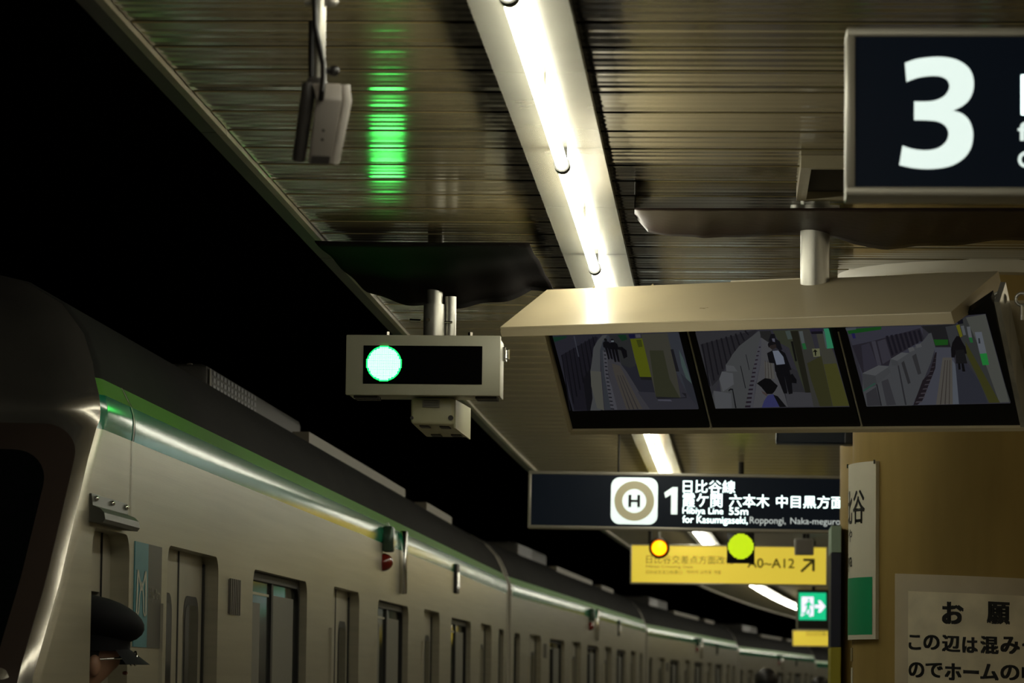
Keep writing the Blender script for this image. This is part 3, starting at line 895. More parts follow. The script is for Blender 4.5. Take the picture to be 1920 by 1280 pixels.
# ================================================================== hanging dark sheets
def sheet(name, label, material, fn, nu=40, nv=14):
    mb = MB()
    mb.grid([[fn(u / nu, v / nv) for u in range(nu + 1)] for v in range(nv + 1)])
    o = mb.build(name, material, smooth=80)
    so = o.modifiers.new('thickness', 'SOLIDIFY'); so.thickness = 0.004; so.offset = 0
    tag(o, label, 'sheet')
    return o
def f_left(u, v):
    px = lerp(lerp(590, 992, u), lerp(688, 1040, u), v)
    py = lerp(lerp(452, 458, u), lerp(545, 545, u) + 32 * math.sin(math.pi * min(1, u * 1.15)) ** 0.8 * (1 if u < 0.87 else 0.6), v)
    py += 3.0 * math.sin(u * 23 + v * 3) * v + 2 * math.sin(v * 15 + u * 5)
    return P(px, py, lerp(11.72, 12.95, v))
sheet('protective_sheet', 'black mesh sheet sagging under the ceiling around the green signal pole', M_TARP, f_left)
LOW = [(1190, 404), (1215, 432), (1260, 441), (1320, 447), (1360, 441), (1440, 443), (1500, 437), (1560, 444), (1600, 458), (1660, 465), (1730, 462), (1800, 456), (1920, 448), (2100, 446)]
def low_y(px):
    for a, b in zip(LOW, LOW[1:]):
        if px <= b[0]: return a[1] + (b[1] - a[1]) * (px - a[0]) / (b[0] - a[0])
    return LOW[-1][1]
def f_right(u, v):
    px = lerp(1190, 2090, u)
    y0 = 391
    py = lerp(y0, low_y(px), v) + 2.2 * math.sin(u * 40 + v * 6) * v + 1.6 * math.sin(u * 90 + 3 * v) * math.sin(v * 3.1)
    return P(px, py, lerp(10.80, 11.32, v))
sheet('protective_sheet', 'maroon black sheet sagging under the ceiling above the monitor hood', M_TARP2, f_right, 70, 12)

# ================================================================== green LED signal
SY = 12.5
s0 = P(793, 684, SY)
sg = thing('led_signal', 'beige box signal with one lit green LED disc hanging from a pole', 'signal', s0)
k_ = mpp(793, 684, SY)
def SX(px): return (px - 793) * k_
def SZ(py): return -(py - 684) * k_
x0, x1, z0, z1 = SX(648), SX(938), SZ(741), SZ(628)
mb = MB(); mb.rbox(x0, x1, 0.0, 0.025, z0, z1, 0.004); hs = mb.build('front_frame', M_SIGBOX, sg, smooth=40)
mb = MB(); mb.rbox(x0 + 0.004, x1 - 0.004, 0.026, 0.25, z0 + 0.004, z1 - 0.004, 0.004); mb.build('housing', M_SIGBOX, sg, smooth=40)
mb = MB(); mb.box(SX(681), SX(904), -0.0015, 0.002, SZ(720), SZ(648)); mb.build('led_window', M_PANEL, sg)
cx, cz, R = SX(720), SZ(682), 33.5 * k_
mb = MB(); mb.disc((cx, -0.0025, cz), R * 0.985, 40); mb.build('green_board', M_GREENB, sg, merge=False)
mb = MB(); n = 24; pt = 2 * R / n
for i in range(n):
    for j in range(n):
        x = -R + (i + 0.5) * pt; z = -R + (j + 0.5) * pt
        if x * x + z * z < (R * 0.985) ** 2: mb.disc((cx + x, -0.0045, cz + z), pt * 0.44, 8, m=1 if x * x + z * z > (R * 0.90) ** 2 else 0)
g = mb.build('green_leds', [M_GREEN, mat('green_led_rim', (0, 0.1, 0.02), 0.5, emit=(0.01, 1.0, 0.08), estr=GREEN_STRENGTH * 0.4)], sg, merge=False); g['kind'] = 'stuff'
# unlit characters area: faint dots
for px in (722, 879):
    mb = MB(); zz = SZ(626); mb.tube((SX(px), 0.06, z1 - 0.002), (SX(px), 0.06, z1 + 0.016), 0.009, 6); mb.build('bolt', M_CHROME, sg)
lt = thing('latch', None, None); lt.parent = sg
mb = MB(); mb.rbox(x1, x1 + 0.014, 0.07, 0.13, SZ(672), SZ(646), 0.003); mb.build('latch_body', M_CHROME, lt)
mb = MB(); mb.path([(x1 + 0.012, 0.075, SZ(668)), (x1 + 0.024, 0.08, SZ(668)), (x1 + 0.024, 0.08, SZ(650)), (x1 + 0.012, 0.075, SZ(650))], 0.003, 6); mb.build('latch_loop', M_CHROME, lt)
for a, b in ((661, 706), (890, 930)):
    mb = MB()
    for k in range(3): mb.box(SX(a), SX(b), 0.05 + k * 0.05, 0.08 + k * 0.05, z0 - 0.006, z0 + 0.006)
    mb.build('vent_louver', M_CAMDARK, sg)
# poles
pz = ZC - s0.z
mb = MB(); mb.tube((SX(807), 0.13, z1 - 0.01), (SX(807), 0.13, SZ(563)), 20 * k_, 24); mb.build('pole_sleeve', M_PIPE, sg, smooth=50)
mb = MB(); mb.tube((SX(808), 0.13, SZ(564)), (SX(808), 0.13, pz + 0.02), 15.0 * k_, 24); mb.build('pole', M_PIPE, sg, smooth=50)
mb = MB(); mb.tube((SX(837), 0.15, z1 - 0.01), (SX(837), 0.15, SZ(547)), 11.0 * k_, 20); mb.build('conduit', M_PIPE, sg, smooth=50)
mb = MB(); mb.tube((SX(783), 0.10, SZ(596)), (SX(762), 0.10, SZ(595)), 0.006, 8); mb.tube((SX(798), 0.075, SZ(595)), (SX(798), 0.11, SZ(595)), 0.007, 8)
mb.tube((SX(820), 0.125, SZ(596)), (SX(842), 0.125, SZ(597)), 0.004, 8); mb.build('clamp_bolt', M_CHROME, sg)

# box camera under the signal
bx = thing('equipment_box', 'cream plastic box with screwed lid hanging under the green signal', 'box', (0, 0, 0))
fc = {}
for nm, px, py, Y in (('fbl', 770, 794, 12.60), ('fbr', 850, 797, 12.60), ('bbl', 797, 819, 13.02), ('bbr', 880, 820, 13.02)):
    fc[nm] = P(px, py, Y)
top = s0.z + z0 - 0.001
def up(p): return Vector((p.x, p.y, top))
def inset(c4, r):
    c = sum(c4, Vector()) / 4
    return [c + (p - c) * (1 - r) for p in c4]
base = [fc['fbl'], fc['fbr'], fc['bbr'], fc['bbl']]
bm = bmesh.new()
vb = [bm.verts.new(p) for p in base]; vt = [bm.verts.new(up(p)) for p in base]
bm.faces.new(vb[::-1]); bm.faces.new(vt)
for k in range(4): bm.faces.new((vb[k], vb[(k + 1) % 4], vt[(k + 1) % 4], vt[k]))
bmesh.ops.bevel(bm, geom=list(bm.edges), offset=0.010, segments=3, affect='EDGES', profile=0.5)
mb = MB(); mb.from_bm(bm); mb.build('box_body', M_CREAM, bx, smooth=50)
c = base
def bl(u, v, dzz=0.0):
    p = lerp(lerp(c[0], c[1], u), lerp(c[3], c[2], u), v); return Vector((p.x, p.y, p.z + dzz))
for u, v in ((0.28, 0.16), (0.75, 0.16), (0.32, 0.82), (0.78, 0.82)):
    q = [bl(u - 0.11, v - 0.07, -0.004), bl(u + 0.11, v - 0.07, -0.004), bl(u + 0.11, v + 0.07, -0.004), bl(u - 0.11, v + 0.07, -0.004)]
    mb = MB(); mb.hexa(q + [p + Vector((0, 0, 0.006)) for p in q]); mb.build('foot_clip', M_CAMDARK, bx)
q = [P(792, 763, 12.595), P(824, 764, 12.595), P(824, 749, 12.595), P(792, 748, 12.595)]
mb = MB(); mb.hexa([q[0], q[1], q[1] + Vector((0, 0.004, 0)), q[0] + Vector((0, 0.004, 0)), q[3], q[2], q[2] + Vector((0, 0.004, 0)), q[3] + Vector((0, 0.004, 0))]); lb = mb.build('rating_label', M_SPK, bx)
for py in (749.5, 753.5, 758):
    mb = MB(); a = P(795, py + 1, 12.594); b = P(821, py + 1, 12.594)
    mb.hexa([a + Vector((0, 0, -0.0015)), b + Vector((0, 0, -0.0015)), b + Vector((0, 0.002, -0.0015)), a + Vector((0, 0.002, -0.0015)), a + Vector((0, 0, 0.0)), b, b + Vector((0, 0.002, 0)), a + Vector((0, 0.002, 0))])
    mb.build('print_line', M_CAMDARK, lb)
mb = MB(); p = P(845, 783, 12.597); mb.tube(p, p + Vector((0, 0.006, 0)), 0.009, 12); p2 = P(772, 783, 12.597); mb.tube(p2 , p2 + Vector((0, 0.006, 0)), 0.006, 12); mb.build('lid_screw', M_CAMDARK, bx)
a, b = lerp(base[1], base[2], 0.04), lerp(base[1], base[2], 0.98)
mb = MB(); mb.box(0, 0.001, 0, 0.001, 0, 0.001)
mb = MB(); e1 = Vector((0.003, 0, 0))
mb.hexa([a + Vector((0.0, 0, -0.008)), a + Vector((0.005, 0, -0.008)), b + Vector((0.005, 0, -0.008)), b + Vector((0, 0, -0.008)), Vector((a.x, a.y, top - 0.004)), Vector((a.x + 0.005, a.y, top - 0.004)), Vector((b.x + 0.005, b.y, top - 0.004)), Vector((b.x, b.y, top - 0.004))])
sp = mb.build('side_plate', M_CREAM, bx)

# ================================================================== monitors under a hood
YAW = math.radians(18); TILT = math.radians(41)
ex = Vector((math.cos(YAW), -math.sin(YAW), 0)); ey = Vector((math.sin(YAW), math.cos(YAW), 0)); ez = Vector((0, 0, 1))
Q0 = P(1490, 805, 11.25)
nrm = (-ey * math.cos(TILT) - ez * math.sin(TILT)).normalized()      # screens face the train cab and down
def S3(px, py, off=0.0): return PP(px, py, Q0 + nrm * off, nrm)
def quad_slab(mb, pts, thick):
    back = [p - nrm * thick for p in pts]
    n = len(pts)
    mb.poly(pts); mb.poly(back[::-1])
    for k in range(n): mb.poly([pts[k], back[k], back[(k + 1) % n], pts[(k + 1) % n]])
def up_ext(top_px, bot_px, t):       # continue a slanting edge past its top end
    return (bot_px[0] + (top_px[0] - bot_px[0]) * t, bot_px[1] + (top_px[1] - bot_px[1]) * t)
EM = {}
def emcol(r, g, b):
    key = (r, g, b)
    if key not in EM:
        EM[key] = mat('screen_%d_%d_%d' % key, (0.002, 0.002, 0.002), 0.25, emit=srgb(r * 0.76 + 3, g * 0.76 + 3, b * 0.78 + 4), estr=0.72, spec=0.2)
    return EM[key]
def make_monitor(label, bez, scr, picture, conv):
    t = thing('monitor', label, 'monitor', group='monitors under the beige hood')
    mb = MB(); quad_slab(mb, [S3(*p) for p in bez], 0.035); mb.build('bezel', M_BEZEL, t)
    cols = []; mb = MB()
    def clipq(pts):
        return pts
    for k, (rgb, pts) in enumerate([((58, 57, 63), None)] + picture):
        off = 0.0006 + 0.00012 * k
        m = emcol(*rgb)
        if m not in cols: cols.append(m)
        pp = scr if pts is None else [conv(*p) for p in pts]
        mb.poly([S3(p[0], p[1], off) for p in pp], cols.index(m))
    if len(cols) > 1: mb.build('screen_picture', cols, t, merge=False)
    mb = MB()
    a = conv  # little row of control marks on the lower bezel
    return t
A1 = lambda u, v: (1020 + u / 5.8167, 600 + v / 5.818)
A2 = lambda u, v: (1290 + u / 5.819, 600 + v / 5.818)
A3 = lambda u, v: (1570 + u / 4.0, 500 + v / 4.0)
def man(cx, cy, s, col, lean=0.22):
    """a standing figure as head, torso, legs"""
    out = []
    def q(x, y): return (cx + x * s + lean * y * s, cy + y * s)
    out.append((col, [q(-0.12, -0.5), q(-0.07, -0.57), q(0.05, -0.57), q(0.1, -0.5), q(0.09, -0.4), q(0, -0.35), q(-0.1, -0.4)]))
    out.append((col, [q(-0.12, -0.36), q(0.12, -0.36), q(0.26, -0.25), q(0.3, 0.08), q(0.2, 0.12), q(-0.2, 0.12), q(-0.3, 0.05), q(-0.26, -0.25)]))
    out.append((col, [q(-0.2, 0.1), q(-0.02, 0.1), q(-0.06, 0.95), q(-0.17, 0.95)]))
    out.append((col, [q(0.0, 0.1), q(0.2, 0.1), q(0.17, 0.93), q(0.05, 0.93)]))
    return out
pic1 = [
    ((47, 47, 55), [(95, 175), (640, 150), (560, 250), (525, 480), (540, 985), (312, 992)]),
    ((24, 60, 42), [(95, 185), (250, 172), (240, 195), (112, 240)]),
    ((30, 29, 36), [(185, 385), (560, 175), (590, 190), (530, 330), (520, 500), (470, 985), (330, 985)]),
    ((20, 20, 24), [(425, 640), (520, 500), (560, 985), (470, 985)]),
]
for k in range(9):
    u = 190 + k * 42; vt_ = 380 - k * 25
    pic1.append(((17, 17, 22), [(u, vt_), (u + 8, vt_ - 4), (u + 105 - k * 6, 985 - k * 75), (u + 88 - k * 6, 985 - k * 75)]))
pic1 += [
    ((66, 68, 76), [(320, 175), (335, 172), (385, 400), (372, 400)]),
    ((84, 86, 84), [(640, 165), (690, 160), (625, 280), (610, 330), (620, 985), (505, 985), (530, 850), (505, 560), (520, 470), (540, 300), (590, 215)]),
    ((96, 96, 84), [(507, 552), (620, 562), (655, 985), (580, 960), (515, 720)]),
    ((62, 66, 70), [(610, 330), (640, 230), (700, 160), (720, 160), (680, 330), (690, 560), (800, 975), (665, 980)]),
    ((88, 88, 92), [(640, 330), (690, 330), (700, 600), (820, 975), (730, 978), (660, 600)]),
]
for k in range(16):
    v = 330 + k * 42; u = 650 + 0.06 * (v - 330) + 0.00009 * (v - 330) ** 2 * 1.1
    pic1.append(((34, 34, 38), [(u, v), (u + 22 + k, v + 3), (u + 24 + k, v + 16), (u + 2, v + 13)]))
pic1 += [
    ((72, 71, 74), [(690, 400), (860, 480), (900, 560), (1155, 970), (800, 975), (700, 560)]),
    ((82, 77, 68), [(740, 470), (830, 500), (1075, 970), (900, 975), (770, 600)]),
    ((56, 53, 52), [(800, 600), (806, 600), (938, 972), (926, 972)]), ((56, 53, 52), [(826, 600), (832, 600), (985, 972), (973, 972)]), ((56, 53, 52), [(852, 600), (858, 600), (1030, 972), (1018, 972)]),
    ((42, 43, 50), [(840, 480), (1010, 480), (1200, 620), (1690, 965), (1155, 970), (900, 560)]),
    ((58, 58, 64), [(1020, 780), (1500, 800), (1690, 965), (1155, 970)]),
    ((50, 52, 50), [(700, 160), (930, 155), (1000, 500), (930, 520), (840, 480), (800, 300)]),
    ((22, 58, 34), [(800, 160), (890, 158), (910, 210), (850, 230)]),
    ((24, 24, 60), [(920, 155), (990, 153), (995, 195), (935, 198)]),
    ((92, 90, 96), [(995, 155), (1050, 153), (1055, 190), (1005, 192)]),
    ((100, 108, 18), [(940, 205), (1070, 198), (1110, 330), (1175, 620), (1045, 618), (985, 400)]),
    ((70, 78, 20), [(1005, 215), (1060, 212), (1075, 290), (1030, 295)]),
    ((32, 32, 30), [(1045, 618), (1175, 620), (1185, 655), (1060, 650)]),
    ((74, 73, 60), [(1060, 155), (1345, 140), (1400, 330), (1490, 845), (1220, 835), (1120, 400)]),
    ((58, 60, 40), [(1150, 330), (1300, 330), (1370, 640), (1480, 845), (1220, 835)]),
    ((34, 34, 38), [(1220, 835), (1490, 845), (1550, 840), (1500, 790), (1550, 800), (1555, 850), (1240, 862)]),
    ((62, 66, 72), [(1345, 140), (1465, 135), (1690, 965), (1560, 800), (1440, 560)]),
    ((30, 30, 34), [(1380, 320), (1410, 315), (1475, 560), (1440, 560)]),
    ((78, 96, 90), [(1470, 320), (1520, 420), (1620, 710), (1560, 660), (1500, 500)]),
    ((52, 54, 60), [(1490, 580), (1620, 700), (1690, 965), (1560, 800)]),
    ((88, 88, 98), [(1240, 862), (1380, 866), (1395, 885), (1245, 880)]),
]
pic1 += man(690, 285, 150, (14, 14, 17), 0.25) + man(765, 300, 165, (12, 12, 15), 0.22)
pic1 += [((120, 128, 130), [(730, 222), (760, 220), (762, 238), (735, 240)]), ((12, 12, 15), [(745, 300), (850, 290), (900, 330), (910, 400), (870, 420), (840, 330)])]

pic2 = [
    ((60, 60, 62), [(80, 135), (740, 110), (640, 220), (420, 470), (300, 780), (265, 830)]),
    ((44, 43, 46), [(135, 265), (720, 110), (760, 112), (620, 260), (480, 390), (340, 640), (262, 720)]),
]
for k in range(10):
    u = 145 + k * 52; vt_ = 262 - k * 16
    pic2.append(((26, 25, 29), [(u, vt_), (u + 18, vt_ - 5), (u + 100 - k * 5, 720 - k * 62), (u + 84 - k * 5, 720 - k * 62)]))
pic2 += [
    ((84, 86, 84), [(770, 120), (790, 120), (790, 200), (700, 560), (640, 960), (300, 965), (265, 830), (280, 770), (360, 780), (340, 640), (370, 560), (415, 555), (410, 490), (460, 420), (480, 380), (560, 280)]),
    ((96, 98, 98), [(280, 770), (470, 800), (480, 960), (300, 962)]), ((102, 104, 104), [(370, 560), (490, 580), (500, 700), (380, 780), (342, 640)]), ((98, 100, 99), [(415, 490), (500, 500), (540, 560), (420, 556)]),
    ((22, 22, 24), [(440, 765), (460, 745), (490, 748), (530, 960), (515, 960), (482, 762), (462, 762), (446, 778)]),
    ((30, 30, 32), [(568, 495), (578, 500), (632, 740), (624, 745)]), ((36, 36, 38), [(628, 375), (636, 375), (672, 540), (666, 545)]),
    ((86, 86, 90), [(790, 190), (830, 220), (800, 430), (740, 700), (710, 955), (640, 958), (660, 780), (720, 480)]),
]
for k in range(15):
    t = k / 14; v = 290 + 640 * t; u = 775 - 150 * t ** 0.85
    w_ = 20 + 38 * t
    pic2.append(((40, 32, 40), [(u, v), (u + w_, v - 2), (u + w_ - 2, v + 10 + 10 * t), (u - 3, v + 12 + 10 * t)]))
pic2 += [
    ((92, 92, 92), [(800, 190), (880, 200), (960, 480), (1090, 945), (710, 955), (745, 700), (800, 430)]),
    ((102, 100, 92), [(830, 450), (920, 470), (950, 640), (840, 640)]),
    ((70, 64, 58), [(840, 440), (846, 440), (850, 640), (842, 640)]), ((70, 64, 58), [(868, 440), (874, 440), (884, 640), (876, 640)]), ((70, 64, 58), [(896, 440), (902, 440), (918, 640), (910, 640)]),
    ((52, 52, 54), [(960, 420), (1200, 560), (1360, 790), (1570, 940), (1090, 945)]),
    ((74, 74, 76), [(1060, 780), (1360, 790), (1440, 942), (1090, 945)]),
    ((42, 42, 40), [(780, 120), (900, 115), (960, 300), (890, 250), (800, 190)]),
    ((62, 66, 48), [(920, 112), (1320, 100), (1440, 500), (1360, 790), (1280, 790), (1100, 300), (1000, 250)]),
    ((80, 92, 84), [(1060, 120), (1110, 112), (1140, 205), (1090, 210)]),
    ((36, 36, 24), [(1120, 120), (1200, 115), (1360, 790), (1280, 790)]),
    ((66, 66, 58), [(1200, 115), (1330, 105), (1560, 940), (1370, 942), (1300, 600)]),
    ((62, 62, 32), [(1300, 470), (1470, 380), (1575, 940), (1440, 942), (1340, 640)]),
    ((76, 76, 62), [(1400, 150), (1490, 140), (1600, 380), (1760, 935), (1580, 940), (1480, 500)]),
    ((82, 82, 34), [(1480, 480), (1620, 470), (1760, 935), (1580, 940)]),
    ((46, 40, 62), [(1325, 95), (1465, 92), (1470, 140), (1340, 148)]), ((24, 22, 28), [(1340, 125), (1470, 120), (1472, 148), (1350, 152)]),
    ((96, 104, 100), [(1210, 122), (1250, 118), (1275, 250), (1240, 255)]), ((40, 116, 60), [(1240, 255), (1275, 250), (1295, 315), (1258, 320)]),
    ((60, 160, 110), [(1480, 92), (1535, 90), (1590, 305), (1515, 310)]), ((84, 104, 98), [(1470, 120), (1490, 120), (1520, 300), (1505, 305)]),
    ((124, 126, 88), [(1352, 312), (1435, 308), (1445, 395), (1370, 402)]),
    ((16, 18, 10), [(1360, 350), (1385, 318), (1415, 345), (1398, 345), (1398, 388), (1385, 388), (1382, 345)]),
    ((20, 20, 16), [(1120, 232), (1145, 230), (1190, 445), (1170, 450)]),
    ((20, 20, 24), [(880, 215), (905, 150), (945, 150), (960, 205), (1000, 230), (1030, 320), (1000, 330), (960, 300), (890, 240)]),
    ((104, 104, 116), [(915, 200), (945, 200), (950, 240), (925, 240)]),
    ((48, 40, 36), [(875, 250), (910, 232), (955, 240), (965, 300), (920, 322), (890, 300)]),
    ((20, 18, 20), [(870, 270), (875, 250), (910, 230), (955, 240), (960, 262), (900, 275), (882, 300)]),
    ((16, 16, 19), [(862, 360), (920, 330), (1010, 325), (1060, 360), (1130, 540), (1100, 550), (1120, 600), (950, 560), (940, 470), (885, 465)]),
    ((132, 140, 152), [(922, 335), (985, 330), (1040, 400), (1058, 478), (965, 488), (940, 400)]),
    ((13, 13, 16), [(945, 490), (1090, 480), (1130, 640), (1142, 800), (1100, 808), (1050, 600), (1085, 800), (1045, 800), (965, 600)]),
    ((12, 12, 14), [(1100, 600), (1140, 585), (1185, 650), (1185, 690), (1105, 680)]),
    ((60, 62, 110), [(870, 820), (930, 805), (1000, 945), (805, 955), (830, 880)]),
    ((84, 72, 66), [(800, 770), (870, 800), (860, 830), (815, 800)]),
    ((10, 10, 11), [(750, 690), (800, 655), (840, 632), (900, 640), (940, 680), (980, 715), (950, 770), (920, 805), (860, 805), (800, 730), (770, 705)]),
    ((14, 14, 16), [(930, 812), (980, 830), (1075, 945), (1000, 948)]),
]
pic3 = [
    ((66, 66, 76), [(60, 460), (640, 440), (640, 560), (400, 750), (190, 850), (140, 650)]),
    ((26, 88, 30), [(70, 470), (330, 448), (330, 470), (85, 505)]), ((84, 92, 92), [(60, 460), (140, 455), (140, 470), (70, 480)]),
    ((40, 36, 90), [(105, 500), (130, 498), (138, 535), (118, 538)]),
    ((46, 43, 50), [(110, 590), (250, 560), (620, 460), (650, 540), (520, 620), (400, 690), (390, 740), (310, 740), (190, 800)]),
    ((72, 70, 78), [(255, 560), (285, 555), (330, 735), (300, 740)]), ((66, 64, 72), [(300, 560), (360, 540), (405, 690), (340, 730)]),
    ((58, 56, 66), [(180, 590), (240, 570), (300, 740), (200, 790)]),
]
for k in range(8):
    u = 362 + k * 34
    pic3.append(((28, 26, 34), [(u, 520 - k * 6), (u + 18, 515 - k * 6), (u + 62 - k * 3, 660 - k * 15), (u + 46 - k * 3, 668 - k * 15)]))
pic3 += [
    ((36, 36, 36), [(625, 445), (890, 430), (930, 520), (850, 600), (730, 600), (690, 500)]),
    ((30, 92, 26), [(720, 545), (830, 545), (830, 585), (735, 590)]), ((64, 66, 66), [(810, 450), (890, 435), (920, 560), (850, 600)]),
    ((84, 86, 86), [(685, 500), (705, 495), (735, 600), (700, 720), (600, 960), (560, 1040), (220, 1048), (190, 930), (190, 800), (310, 738), (385, 745), (400, 690), (480, 642), (535, 645), (580, 600), (640, 560)]),
    ((98, 100, 99), [(187, 798), (310, 738), (388, 748), (285, 815)]), ((72, 74, 74), [(187, 800), (285, 818), (300, 890), (200, 915)]), ((80, 82, 82), [(285, 818), (388, 750), (400, 790), (300, 880)]),
    ((100, 102, 101), [(400, 690), (480, 642), (535, 648), (450, 705)]), ((78, 80, 80), [(400, 692), (450, 708), (465, 740), (410, 740)]),
    ((54, 92, 76), [(192, 925), (280, 868), (288, 878), (195, 938)]),
    ((60, 60, 62), [(215, 950), (290, 900), (325, 1040), (225, 1045)]), ((64, 64, 66), [(330, 860), (380, 840), (440, 1035), (370, 1040)]),
    ((40, 40, 42), [(290, 880), (300, 880), (335, 1042), (325, 1042)]), ((50, 50, 52), [(452, 742), (462, 740), (520, 1035), (508, 1036)]),
    ((54, 54, 54), [(480, 720), (500, 705), (550, 870), (530, 880)]), ((58, 58, 58), [(560, 670), (590, 650), (630, 800), (605, 810)]),
    ((102, 103, 101), [(530, 610), (570, 600), (580, 625), (540, 640)]), ((100, 101, 100), [(585, 585), (625, 575), (635, 600), (595, 610)]),
    ((82, 84, 92), [(730, 605), (850, 605), (880, 700), (915, 1030), (560, 1038), (640, 900), (730, 720)]),
    ((34, 28, 32), [(640, 850), (690, 800), (735, 640), (745, 640), (735, 760), (640, 1000), (600, 1036), (570, 1036)]),
]
for k in range(11):
    t = k / 10; v = 1020 - 330 * t; u = 585 + 140 * t ** 0.8; w_ = 50 - 34 * t
    pic3.append(((78, 72, 76), [(u, v), (u + w_, v - 4), (u + w_ + 4, v - 14 + 6 * t), (u + 6, v - 10 + 6 * t)]))
pic3 += [
    ((98, 94, 84), [(790, 680), (860, 680), (868, 1030), (740, 1034)]), ((66, 60, 54), [(806, 700), (811, 700), (778, 1032), (770, 1032)]), ((66, 60, 54), [(824, 700), (829, 700), (812, 1031), (804, 1031)]), ((66, 60, 54), [(842, 700), (847, 700), (842, 1031), (836, 1031)]),
    ((102, 108, 114), [(862, 700), (885, 730), (912, 1028), (866, 1030)]),
    ((52, 54, 62), [(885, 730), (960, 720), (1060, 850), (1130, 1020), (912, 1028)]),
    ((62, 64, 60), [(890, 430), (960, 380), (1110, 355), (1200, 700), (1300, 1015), (1130, 1020), (1060, 850), (970, 700), (930, 540)]),
    ((92, 94, 84), [(965, 380), (1110, 355), (1290, 1015), (1215, 1018), (1080, 640), (990, 440)]),
    ((70, 70, 28), [(960, 560), (1040, 700), (1220, 1018), (1140, 1020), (1040, 800), (970, 660)]),
    ((118, 116, 24), [(890, 440), (915, 432), (940, 520), (920, 530)]), ((18, 18, 26), [(898, 405), (940, 390), (945, 425), (905, 432)]),
    ((104, 108, 108), [(925, 445), (948, 440), (965, 510), (945, 515)]), ((112, 116, 116), [(970, 450), (995, 447), (1010, 530), (985, 530)]), ((36, 116, 54), [(985, 530), (1010, 530), (1018, 568), (998, 568)]),
    ((116, 122, 126), [(1030, 490), (1082, 488), (1120, 650), (1068, 652)]), ((40, 150, 62), [(1068, 652), (1120, 648), (1138, 735), (1090, 738)]),
    ((50, 54, 56), [(1056, 535), (1068, 535), (1074, 575), (1060, 575)]),
    ((16, 14, 16), [(880, 540), (895, 518), (918, 522), (930, 550), (960, 600), (972, 650), (960, 655), (945, 620), (890, 640), (880, 680), (856, 680), (852, 620), (862, 570)]),
    ((26, 26, 26), [(885, 625), (950, 620), (975, 725), (890, 725)]),
    ((12, 12, 13), [(905, 725), (922, 725), (925, 770), (908, 772)]), ((12, 12, 13), [(930, 725), (948, 725), (960, 785), (938, 785)]),
]
# screen corners (photo pixels); tops run on under the hood lip
def scr_quad(tl, tr, br, bl, k=1.05):
    return [up_ext(tl, bl, k), up_ext(tr, br, k), br, bl]
m1 = make_monitor('monitor whose screen shows people in black walking past a yellow pillar',
    [up_ext((1030, 630), (1075, 808), 1.07), up_ext((1286, 625), (1331, 806), 1.07), (1331, 806.5), (1073, 808)],
    scr_quad((1036, 630), (1273, 624.5), (1309.5, 767), (1074, 769.5)), pic1, A1)
m2 = make_monitor('monitor whose screen shows a man in a suit carrying a briefcase',
    [up_ext((1289, 625), (1334, 806), 1.07), up_ext((1566, 615), (1614, 804), 1.07), (1614, 804.5), (1334, 806.5)],
    scr_quad((1304.5, 622.5), (1553, 616.5), (1593, 762.5), (1341.6, 766)), pic2, A2)
m3 = make_monitor('monitor whose screen shows a woman in dark coat beside platform gates',
    [up_ext((1569, 615), (1617, 804), 1.03), (1790, 603), (1858, 557), (1914, 801), (1617, 804)],
    [up_ext((1586, 614), (1625.5, 761.5), 1.02), (1788, 605), (1814, 591), (1848, 588), (1894.5, 756), (1625.5, 761.5)], pic3, A3)

# hood, frame and pole (one hung unit)
hood = thing('monitor_hood', 'beige sloping metal hood on a pole sheltering three monitors', 'hood')
def PF(px, py, d): return PP(px, py, Q0 + ey * d, ey)
DF, DB = -0.40, 0.06
fl, fr = PF(938, 613, DF), PF(1783, 584.5, DF)
fl2, fr2 = PF(941, 631, DF + 0.004), PF(1790, 607, DF + 0.004)
bl_, br_ = PF(1025.5, 543, DB), PF(1872, 508, DB)
dn = Vector((0, 0, -0.004))
mb = MB()
mb.poly([fl, fr, br_, bl_]); mb.poly([p + dn for p in (fl, bl_, br_, fr)])
for a, b in ((fl, bl_), (bl_, br_), (br_, fr), (fr, fl)): mb.poly([a, b, b + dn, a + dn])
mb.build('top_plate', M_BEIGE, hood)
mb = MB(); t3 = ey * 0.004
mb.hexa([fl2, fr2, fr2 + t3, fl2 + t3, fl, fr, fr + t3, fl + t3]); mb.build('front_lip', M_BEIGE, hood)
br2 = PF(1880, 544, DB)
mb = MB(); t4 = -ex * 0.004
mb.hexa([fr2, br2, br2 + t4, fr2 + t4, fr, br_, br_ + t4, fr + t4]); mb.build('end_flange', M_BEIGE, hood)
bl2 = bl_ + (br2 - br_)
mb = MB(); t4 = ex * 0.004
lo = Vector((0, 0, -0.012)); mb.hexa([fl2, bl2, bl2 + t4, fl2 + t4, fl + lo, bl_ + lo, bl_ + t4 + lo, fl + t4 + lo]); mb.build('end_flange', M_BEIGE, hood)
